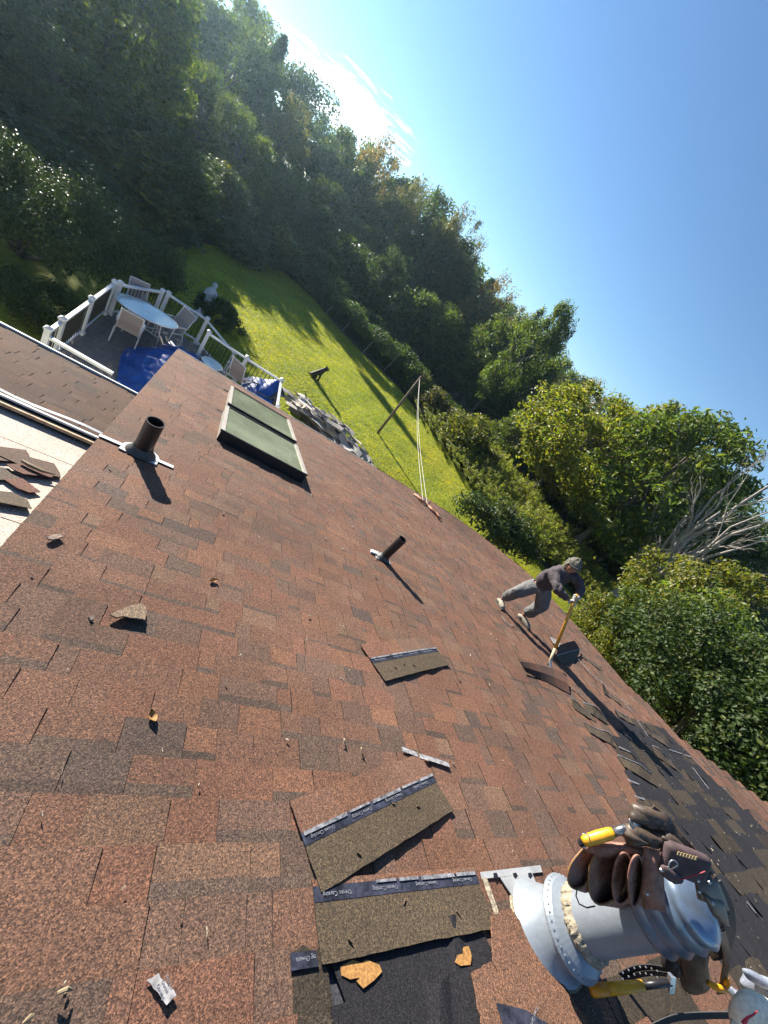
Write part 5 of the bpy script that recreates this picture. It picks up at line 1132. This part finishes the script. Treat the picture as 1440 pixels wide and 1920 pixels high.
# ================================================================ garden
def statues():
    ms = mat('white_statue_stone', (.50, .53, .56), .7, noise=(14, 5, .8, 1.1), bump=(20, .4, .01)); mg_ = mat('grey_plinth', (.30, .31, .32), .8, noise=(12, 4, .7, 1.2))
    def fig(px, py, h, label):
        B = on_z(px, py, 0); o = emp('garden_statue', B, label, 'statue'); s = h / 1.3
        g = G(); g.box(B + [0, 0, .07 * s], (.34 * s, .34 * s, .14 * s)); g.obj('plinth', mg_, o)
        n = 24; V = []; prof = [(.17, .14), (.16, .3), (.13, .55), (.135, .75), (.165, .92), (.15, 1.02), (.07, 1.09), (.06, 1.13), (.085, 1.18), (.09, 1.24), (.06, 1.30), (.01, 1.32)]
        for r_, z in prof:
            for k in range(n): t = 2 * PI * k / n; f = 1 + .07 * math.sin(7 * t) * (z < 1) ; V.append(B + s * np.array([r_ * f * math.cos(t) * 1.1, r_ * f * math.sin(t) * .85, z]))
        F = [(i * n + k, i * n + (k + 1) % n, (i + 1) * n + (k + 1) % n, (i + 1) * n + k) for i in range(len(prof) - 1) for k in range(n)]; add('robed_figure', V, F, ms, o, smooth=True)
        for q in (-1, 1): g = G(); g.tube([B + s * np.array([q * .15, 0, .98]), B + s * np.array([q * .20, -.07, .78]), B + s * np.array([q * .04, -.17, .86])], [s * .055, s * .05, s * .03], 8); g.obj('arm', ms, o, smooth=True)
    fig(378, 588, 1.45, 'tall white robed statue standing in the shade of the lawn'); fig(364, 602, .62, 'small white cherub like statue in front of the tall robed one')
    # birdbath beside them
statues()
def skin(name, joints, edges, m, parent, sub=2, root=0, fold=0):
    me = bpy.data.meshes.new(name); me.from_pydata([tuple(j[0]) for j in joints], edges, []); o = bpy.data.objects.new(name, me); COL.objects.link(o)
    md = o.modifiers.new('skin', 'SKIN'); 
    for i, j in enumerate(joints):
        sv = me.skin_vertices[0].data[i]; rr = j[1]; sv.radius = (rr, rr) if not isinstance(rr, tuple) else rr; sv.use_root = (i == root)
    md.use_smooth_shade = True; s = o.modifiers.new('sub', 'SUBSURF'); s.levels = sub; s.render_levels = sub
    bpy.context.view_layer.update(); dg = bpy.context.evaluated_depsgraph_get(); e = o.evaluated_get(dg); m2 = bpy.data.meshes.new_from_object(e); bpy.data.objects.remove(o); bpy.data.meshes.remove(me)
    m2.name = name; m2.materials.clear(); m2.materials.append(m)
    V = np.empty(len(m2.vertices) * 3); m2.vertices.foreach_get('co', V); V = V.reshape(-1, 3); 
    if fold:
        Nn = np.empty(len(m2.vertices) * 3); m2.vertices.foreach_get('normal', Nn); Nn = Nn.reshape(-1, 3); rf = np.random.default_rng(len(V)); d = np.zeros(len(V))
        for q in range(7): k_ = rf.normal(0, 1, 3) * (14 + 7 * q); d += np.abs(np.sin(V @ k_ * .8 + 1.5 * np.sin(V @ k_[::-1] * .35))) / (1 + q * .4)
        V = V + Nn * ((d - d.mean()) * fold)[:, None]
    c = (V.min(0) + V.max(0)) / 2; m2.vertices.foreach_set('co', (V - c).ravel()); m2.update()
    return link(name, m2, parent, Matrix.Translation(Vector(c)))
def dog_statue():
    B = on_z(590, 710, 0); o = emp('animal_statue', B, 'dark statue of a seated dog on the sunlit lawn with a long shadow', 'statue'); m = mat('dark_cast_statue', (.022, .018, .015), .7, noise=(20, 5, .5, 1.8), bump=(25, .8, .02))
    f = nrm(np.array([.95, -.3, 0])); s = np.array([.3, .95, 0]); P = lambda a, b, z: B + f * a + s * b + np.array([0, 0, z])
    J = [(P(-.20, 0, .16), .17), (P(-.08, 0, .34), .15), (P(.06, 0, .52), .15), (P(.14, 0, .68), .10), (P(.19, 0, .82), .10), (P(.30, 0, .84), .075), (P(.38, 0, .81), .045),
         (P(.14, .08, .40), .06), (P(.18, .08, .2), .045), (P(.18, .08, .04), .045), (P(.25, .08, .03), .04), (P(.14, -.08, .40), .06), (P(.18, -.08, .2), .045), (P(.18, -.08, .04), .045), (P(.25, -.08, .03), .04),
         (P(-.08, .14, .14), .10), (P(.04, .15, .05), .05), (P(-.08, -.14, .14), .10), (P(.04, -.15, .05), .05), (P(-.36, 0, .06), .04), (P(-.52, .05, .04), .025), (P(.16, .07, .93), .03), (P(.15, .085, .98), .015), (P(.16, -.07, .93), .03), (P(.15, -.085, .98), .015)]
    E = [(0, 1), (1, 2), (2, 3), (3, 4), (4, 5), (5, 6), (2, 7), (7, 8), (8, 9), (9, 10), (2, 11), (11, 12), (12, 13), (13, 14), (0, 15), (15, 16), (0, 17), (17, 18), (0, 19), (19, 20), (4, 21), (21, 22), (4, 23), (23, 24)]
    skin('dog_figure', J, E, m, o, 1)
dog_statue()
def pole():
    mw = mat('weathered_pole', (.15, .11, .075), .85, noise=(12, 5, .5, 1.4), bump=(20, .5, .01)); B = on_z(708, 812, 0); d = ray(790, 706)
    # top of the pole: where the sight line passes closest to the vertical above its foot
    A = np.array([ZUP, -d]).T; h, t = np.linalg.lstsq(A, CAM - B, rcond=None)[0]; T = CAM + d * t
    o = emp('clothesline_pole', B, 'tall leaning wooden clothesline pole standing on the lawn', 'pole'); g = G(); g.tube([B - [0, 0, .1], (B + T) / 2, T], [.075, .068, .055], 10); g.obj('shaft', mw, o, smooth=True)
    g = G(); g.lathe([(.05, -.02), (.05, .02)], T - np.array([0, 0, .15]), (1, .3, 0), n=16, cap0=True, cap1=True); g.obj('pulley', M_STEEL, o)
    mr = mat('white_rope', (.50, .48, .42), .8); ms = mat('orange_white_cord', (.48, .22, .14), .8, noise=(25, 2, .5, 1.6))
    Tp = T - np.array([0, 0, .12])
    for k, (x, y) in enumerate(((793, 938), (801, 946))):
        e = rp(x, y, .03); g = G(); g.tube([Tp * (1 - s) + e * s - np.array([0, 0, .22 * math.sin(PI * s)]) for s in np.linspace(0, 1, 14)], .007, 5); tag(g.obj('clothesline', mr), ('left' if k == 0 else 'right') + ' strand of the clothesline running from the pole top to the eave', 'rope')
    g = G(); P = [(776, 926), (783, 931), (789, 936), (793, 940), (800, 945), (807, 952), (812, 958), (818, 963), (822, 968), (829, 974)]
    r = np.random.default_rng(3); g.tube([rp(x, y, .03 + r.uniform(0, .05)) for x, y in P], [.02, .035, .03, .04, .02, .03, .025, .04, .02, .012], 7); tag(g.obj('rope_bundle', ms, smooth=True), 'twisted orange and white cord lying over the eave below the clothesline', 'rope')
pole()
def heap():
    """torn off shingles thrown down past the eave"""
    r = np.random.default_rng(90); o = emp('shingle_heap', (5.2, 15, 0), 'long heap of torn off shingle sheets thrown on the lawn past the eave', 'heap'); cols = [(.42, .38, .33), (.30, .28, .26), (.19, .175, .16), (.52, .47, .38), (.05, .045, .045)]
    mm = mat('faded_shingle_backs', (1, 1, 1), .85, attr=True, noise=((16, 5, .55, 1.3),)); L0 = np.array([3.45, 15.75]); L1 = np.array([7.0, 13.6])
    g0 = G(); g0.tube([(*(L0 * (1 - t) + L1 * t), .1) for t in np.linspace(.02, .98, 9)], [.2, .36, .42, .4, .42, .45, .4, .36, .2], 10, col=(.06, .05, .045)); g0.obj('heap_core', mm, o)
    for k in range(230):
        t = r.uniform(0, 1); c2 = L0 * (1 - t) + L1 * t + r.normal(0, .30, 2); z = .12 + r.uniform(0, .78) * (1 - .6 * abs(2 * t - 1) ** 2); a = r.normal(-.55, .35); tilt = r.uniform(-.7, .7); b2 = r.uniform(-.5, .5)
        ex = nrm([math.cos(a), math.sin(a), tilt * .4]); ey = nrm(np.cross([b2, -tilt, 1], ex)); n_ = np.cross(ex, ey); L_ = r.uniform(.5, 1.0); W_ = r.uniform(.22, .34); C0 = np.array([*c2, z]); bw = r.uniform(-.12, .12)
        gr = [[C0 + ex * x + ey * y + n_ * bw * (1 - (2 * x / L_) ** 2) for x in np.linspace(-L_ / 2, L_ / 2, 5)] for y in (-W_ / 2, W_ / 2)]; V, F, _ = sheet(gr, .008); V[:, 2] = np.maximum(V[:, 2], .01)
        add('shingle_sheet', V, F, mm, o, cols=[tuple(np.array(cols[r.choice(5, p=[.32, .25, .15, .2, .08])]) * r.uniform(.8, 1.2))] * len(F))
heap()
# ================================================================ the roofer
def roofer():
    mj = mat('dark_sweatshirt', (.048, .038, .044), .85, noise=((14, 5, .7, 1.35),), bump=(22, .9, .02)); mt = mat('grey_work_trousers', (.115, .113, .112), .85, noise=((12, 5, .7, 1.25),), bump=(18, 1.0, .025))
    msk = mat('skin', (.26, .12, .075), .55, noise=(30, 3, .9, 1.1)); mh = mat('olive_hood', (.085, .078, .062), .85, noise=((18, 4, .55, 1.5),), bump=(30, .8, .015)); mgl = mat('white_glove', (.42, .40, .38), .8, bump=(200, .4, .002)); msh = mat('dusty_work_shoe', (.27, .23, .18), .75, noise=((20, 5, .6, 1.3),)); msl = mat('shoe_sole', (.05, .045, .04), .8); mhair = mat('dark_hair', (.012, .010, .009), .7)
    A1, A2 = rp(940, 1124, .10), rp(980, 1154, .10); T1, T2 = rp(943.5, 1142, .035), rp(993, 1178, .035)
    o = emp('person', (A1 + A2) / 2 - NN * .09, 'roofer in a dark sweatshirt, hood and grey trousers bending over a long handled shovel', 'person')
    K1, K2 = np.array([4.99, 3.34, 4.70]), np.array([5.38, 3.16, 4.80]); H1, H2 = at_d(997, 1100, 6.42), at_d(1020, 1107, 6.36); PV = at_d(1008, 1101, 6.38); WA = at_d(1016, 1093, 6.33); MI = at_d(1031, 1085, 6.27); CH = at_d(1049, 1078, 6.22); NE = at_d(1063, 1070, 6.17); HE = at_d(1073, 1062, 6.11)
    S1, S2 = at_d(1040, 1080, 6.10), at_d(1077, 1080, 6.22); E1, E2 = at_d(1046, 1106, 5.93), at_d(1090, 1103, 6.20); W1, W2 = at_d(1067, 1126, 6.00), at_d(1085, 1118, 6.08); HA1, HA2 = at_d(1074, 1131, 6.02), at_d(1081, 1125, 6.05)
    J = [(PV, .07), (WA, .07), (MI, .09), (CH, .10), (NE, .05), (HE, .085), (H1, .055), (K1, .05), (A1, .038), (H2, .055), (K2, .05), (A2, .038), (S1, .06), (E1, .038), (W1, .026), (S2, .06), (E2, .038), (W2, .026)]
    skin('body', J, [(0, 1), (1, 2), (2, 3), (3, 4), (4, 5), (0, 6), (6, 7), (7, 8), (0, 9), (9, 10), (10, 11), (3, 12), (12, 13), (13, 14), (3, 15), (15, 16), (16, 17)], msk, o, 2)
    J = [(PV * 1.0 + WA * .0, .150), (MI, .165), (CH, .165), (NE, .095), (S1, .092), (S1 * .45 + E1 * .55, .078), (E1, .070), (E1 * .5 + W1 * .5, .060), (W1, .046), (S2, .092), (S2 * .45 + E2 * .55, .078), (E2, .070), (E2 * .5 + W2 * .5, .060), (W2, .046)]
    skin('sweatshirt', J, [(0, 1), (1, 2), (2, 3), (2, 4), (4, 5), (5, 6), (6, 7), (7, 8), (2, 9), (9, 10), (10, 11), (11, 12), (12, 13)], mj, o, 3, fold=.011)
    J = [(PV, .145), (PV * .6 + WA * .4, .135), (H1, .120), (H1 * .5 + K1 * .5, .112), (K1, .100), (K1 * .5 + A1 * .5, .090), (A1 + (K1 - A1) * .12, .078), (H2, .120), (H2 * .5 + K2 * .5, .118), (K2, .108), (K2 * .5 + A2 * .5, .096), (A2 + (K2 - A2) * .12, .080)]
    skin('trousers', J, [(1, 0), (0, 2), (2, 3), (3, 4), (4, 5), (5, 6), (0, 7), (7, 8), (8, 9), (9, 10), (10, 11)], mt, o, 3, root=0, fold=.013)
    for A, T in ((A1, T1), (A2, T2)):
        d = nrm(T - A); s = nrm(np.cross(NN, d)); hl = A - NN * .055 - nrm(d - NN * (d @ NN)) * .04
        skin('shoe', [(A, .048), (hl, .045), (A * .45 + T * .55 - NN * .012, .050), (T, .040)], [(0, 1), (0, 2), (2, 3)], msh, o, 2)
        f = nrm((T - hl) - NN * ((T - hl) @ NN)); c = (T + hl) / 2; c = c - NN * ((c - O0) @ NN) + NN * .018; G().box(c, (.27, .085, .022), (f, np.cross(NN, f), NN)).obj('shoe_sole', msl, o)
    # head: shaped skull with face turned down towards the camera
    fd = nrm(-RX * .30 - RY * .42 - RZ * .86); upv = nrm((HE - NE) + RX * .06 + RY * .06); upv = nrm(upv - fd * (upv @ fd)); sd = np.cross(upv, fd); n = 28; V = []; mth = 20
    for j in range(mth + 1):
        f = -PI / 2 + PI * j / mth
        for i in range(n):
            t = 2 * PI * i / n; cx_, cy_, cz_ = math.cos(f) * math.sin(t), math.cos(f) * math.cos(t), math.sin(f)
            jaw = 1 - .28 * max(0, -cz_) ** 1.5 * (1 if cy_ > -.2 else .5); x = .078 * cx_ * jaw; y = .098 * cy_ * (1 - .05 * max(0, -cz_)); z = .118 * cz_
            if cy_ > .75: y += .024 * math.exp(-((cx_ / .16) ** 2 + ((cz_ + .12) / .22) ** 2)) - .010 * math.exp(-(((abs(cx_) - .36) / .16) ** 2 + ((cz_ - .12) / .12) ** 2)) + .006 * math.exp(-((cx_ / .3) ** 2 + ((cz_ + .48) / .10) ** 2))
            V.append(HE + sd * x + fd * y + upv * z)
    hd = add('head', V, [(i * n + q, i * n + (q + 1) % n, (i + 1) * n + (q + 1) % n, (i + 1) * n + q) for i in range(mth) for q in range(n)], msk, o, smooth=True)
    FP = lambda x, y, z: HE + sd * x + fd * y + upv * z
    for s in (-1, 1):
        g = G(); g.lathe([(.0005, -.008), (.010, 0), (.0005, .008)], FP(s * .030, .083, .014), upv, n=12); g.obj('eye', mhair, hd, smooth=True)
        g = G(); g.tube([FP(s * .014, .096, .030), FP(s * .046, .086, .030)], [.005, .003], 6); g.obj('eyebrow', mhair, hd)
        g = G(); g.tube([FP(s * .078, 0, .02), FP(s * .084, -.005, 0), FP(s * .077, 0, -.02)], [.010, .014, .008], 6); g.obj('ear', msk, hd, smooth=True)
    g = G(); g.tube([FP(-.022, .088, -.055), FP(0, .094, -.053), FP(.022, .088, -.055)], [.003, .006, .003], 6); g.obj('mouth', mat('lips', (.20, .07, .055), .5), hd, smooth=True)
    # hood wrapped over the head with a brim of folded cloth
    V = []; C = []
    for j in range(15):
        f = -.9 + (PI / 2 + .9) * j / 14
        for i in range(n):
            t = 2 * PI * i / n; open_ = max(0, math.cos(t)); ff = f if open_ < .35 else max(f, .28 + .0 * t); w_ = 1 + .05 * math.sin(5 * t + 2 * f) + .04 * math.sin(9 * f + 2 * t)
            V.append(HE + sd * (.100 * w_ * math.cos(ff) * math.sin(t)) + fd * (.118 * w_ * math.cos(ff) * math.cos(t) - .006) + upv * (.138 * w_ * math.sin(ff) + .004))
    add('hood', V, [(i * n + q, i * n + (q + 1) % n, (i + 1) * n + (q + 1) % n, (i + 1) * n + q) for i in range(14) for q in range(n)], mh, o, smooth=True)
    g = G(); g.tube([HE + sd * (.098 * math.sin(t)) + fd * (.116 * math.cos(t)) + upv * (.045 + .012 * math.sin(3 * t)) for t in np.linspace(0, 2 * PI, 26)], .016, 8, cap=False); g.obj('hood_band', mh, o, smooth=True)
    skin('hood_cape', [(HE - fd * .07 - upv * .03, .07), (NE, .095), (NE * .5 + CH * .5 - fd * .05, .11)], [(0, 1), (1, 2)], mh, o, 3, fold=.010)
    # shovel and the hands closed round its handle
    TP, TIP = at_d(1079, 1122, 5.99), rp(1028, 1248, .03); d = nrm(TIP - TP)
    sh = emp('roofing_shovel', TIP, 'long yellow handled roofing shovel pushed under a shingle by the worker', 'shovel'); mw = mat('yellow_varnished_handle', (.55, .27, .035), .4, noise=(20, 4, .8, 1.15)); mw2 = mat('worn_pale_wood', (.42, .33, .20), .7)
    g = G(); g.tube([TP - d * .06, TP + d * .05, TP * .25 + TIP * .75], [.020, .021, .021], 12); g.obj('handle', mw, sh, smooth=True); g = G(); g.tube([TP * .25 + TIP * .75, TIP], [.020, .018], 12); g.obj('handle_end', mw2, sh, smooth=True)
    f = nrm(d - NN * (d @ NN)); s = np.cross(NN, f); g = G(); g.tube([TIP - d * .06, TIP + f * .05], [.022, .012], 10)
    g.add([TIP + f * a + s * b + NN * c for a, b, c in ((.03, -.10, 0), (.03, .10, 0), (.26, .12, -.018), (.26, -.12, -.018), (.03, -.10, .004), (.03, .10, .004), (.26, .12, -.014), (.26, -.12, -.014))], [(0, 3, 2, 1), (4, 5, 6, 7), (0, 1, 5, 4), (1, 2, 6, 5), (2, 3, 7, 6), (3, 0, 4, 7)])
    for k in range(6): g.box(TIP + f * .27 + s * (-.10 + .04 * k) - NN * .016, (.03, .016, .003), (f, s, NN))
    g.obj('blade', M_STEEL, sh)
    for W_, H_, sg in ((W1, TP + d * .075, 1), (W2, TP + d * .0, -1)):
        gl = emp('glove', H_, None, None, parent=o); a = nrm(W_ - H_); a = nrm(a - d * (a @ d)); b = np.cross(d, a) * sg; P = H_ + a * .030
        skin('palm', [(W_, .038), (W_ * .4 + P * .6, .042), (P, .042)], [(0, 1), (1, 2)], mgl, gl, 1)
        for k in range(4):
            q = P + d * (-.036 + .024 * k); skin('finger', [(q + b * .015, .013), (q + b * .036 - a * .020, .012), (q + b * .020 - a * .055, .011), (q - b * .012 - a * .052, .0095)], [(0, 1), (1, 2), (2, 3)], mgl, gl, 1)
        q = P - d * .030; skin('thumb', [(q - b * .01, .015), (q - b * .034 - a * .015, .012), (q - b * .022 - a * .046 + d * .01, .010)], [(0, 1), (1, 2)], mgl, gl, 1)
roofer()
def lifted():
    rows = [[(1050, 1209), (1064, 1204), (1077, 1201)], [(1046, 1220), (1065, 1213), (1083, 1209)], [(1043, 1229), (1066, 1222), (1087, 1217)], [(1047, 1238), (1066, 1234), (1086, 1226)], [(1054, 1245), (1066, 1243), (1078, 1238)]]
    hs = [.17, .11, .06, .03, .016]
    def fine(rows, hs, n=9, m=9):
        R3 = np.array([[rp(x, y, h) for x, y in r] for r, h in zip(rows, hs)]); out = []
        for s in np.linspace(0, len(rows) - 1, m):
            i = min(int(s), len(rows) - 2); a = R3[i] * (1 - s + i) + R3[i + 1] * (s - i); L_ = []
            for t in np.linspace(0, len(a) - 1, n): j = min(int(t), len(a) - 2); L_.append(a[j] * (1 - t + j) + a[j + 1] * (t - j))
            out.append(L_)
        return np.array(out)
    g = fine(rows, hs); V, F, top = sheet(g, .005)
    if np.cross(g[0, 1] - g[0, 0], g[1, 0] - g[0, 0]) @ (-RZ) < 0: g = g[:, ::-1]; V, F, top = sheet(g, .005)
    cc = [((.105, .060, .045) if 0 <= t[0] < 4 else (.085, .070, .050)) for t in top]; tag(add('curled_shingle', V, F, M_SH, cols=cc), 'curled up shingle standing beside the shovel blade', 'shingle')
    L_ = [p - RZ * .006 for p in g[4]]; gg = G(); gg.tube(L_, .009, 5); tag(gg.obj('release_tape', M_TAPE), 'torn strip of grey tape across the curled shingle', 'tape')
    rows = [[(975, 1240), (1002, 1244), (1032, 1251), (1061, 1264)], [(980, 1250), (1004, 1257), (1034, 1267), (1065, 1282)], [(986, 1260), (1006, 1270), (1036, 1283), (1069, 1301)]]
    g = fine(rows, [.085, .06, .014], 12, 7); V, F, top = sheet(g[:, ::-1], .005); tag(add('raised_shingle', V, F, M_SH, cols=[(.080, .050, .040) if (t[1] // 3) % 2 else (.11, .060, .045) for t in top]), 'dark shingle raised on the blade of the shovel', 'shingle')
    scrap([(1032, 1194), (1046, 1200), (1053, 1210), (1048, 1213), (1038, 1206)], .05, M_PLASTIC, 'paper_scrap', 'white scrap of paper lying behind the shovel handle', 'paper', w0=.047)
    strip_thing([(941, 1154), (948, 1166), (957, 1172), (963, 1172)], .02, .010, M_PLASTIC, 'tape_strip', 'thin pale strip of tape curling on the roof below the rear foot', 'tape')
    strip_thing([(1085, 1236), (1112, 1266), (1140, 1288), (1160, 1306)], .05, .02, M_TAPE, 'tape_strip', 'long pale tape strip running from the curled shingle towards the lower right', 'tape')
lifted()
# ================================================================ added haze volume imitating the lens veil towards the sun
def haze():
    m = bpy.data.materials.new('veil_haze'); m.use_nodes = True; t = m.node_tree; t.nodes.clear(); o = t.nodes.new('ShaderNodeOutputMaterial'); v = t.nodes.new('ShaderNodeVolumePrincipled')
    v.inputs['Color'].default_value = (.55, .82, 1.0, 1); v.inputs['Density'].default_value = .00036; v.inputs['Anisotropy'].default_value = .68; t.links.new(v.outputs[0], o.inputs['Volume'])
    V = [(x, y, z) for z in (-2.0, 26) for y in (-320, 520) for x in (-420, 520)]
    tag(add('haze', V, BOXF, m), kind='stuff')
haze()
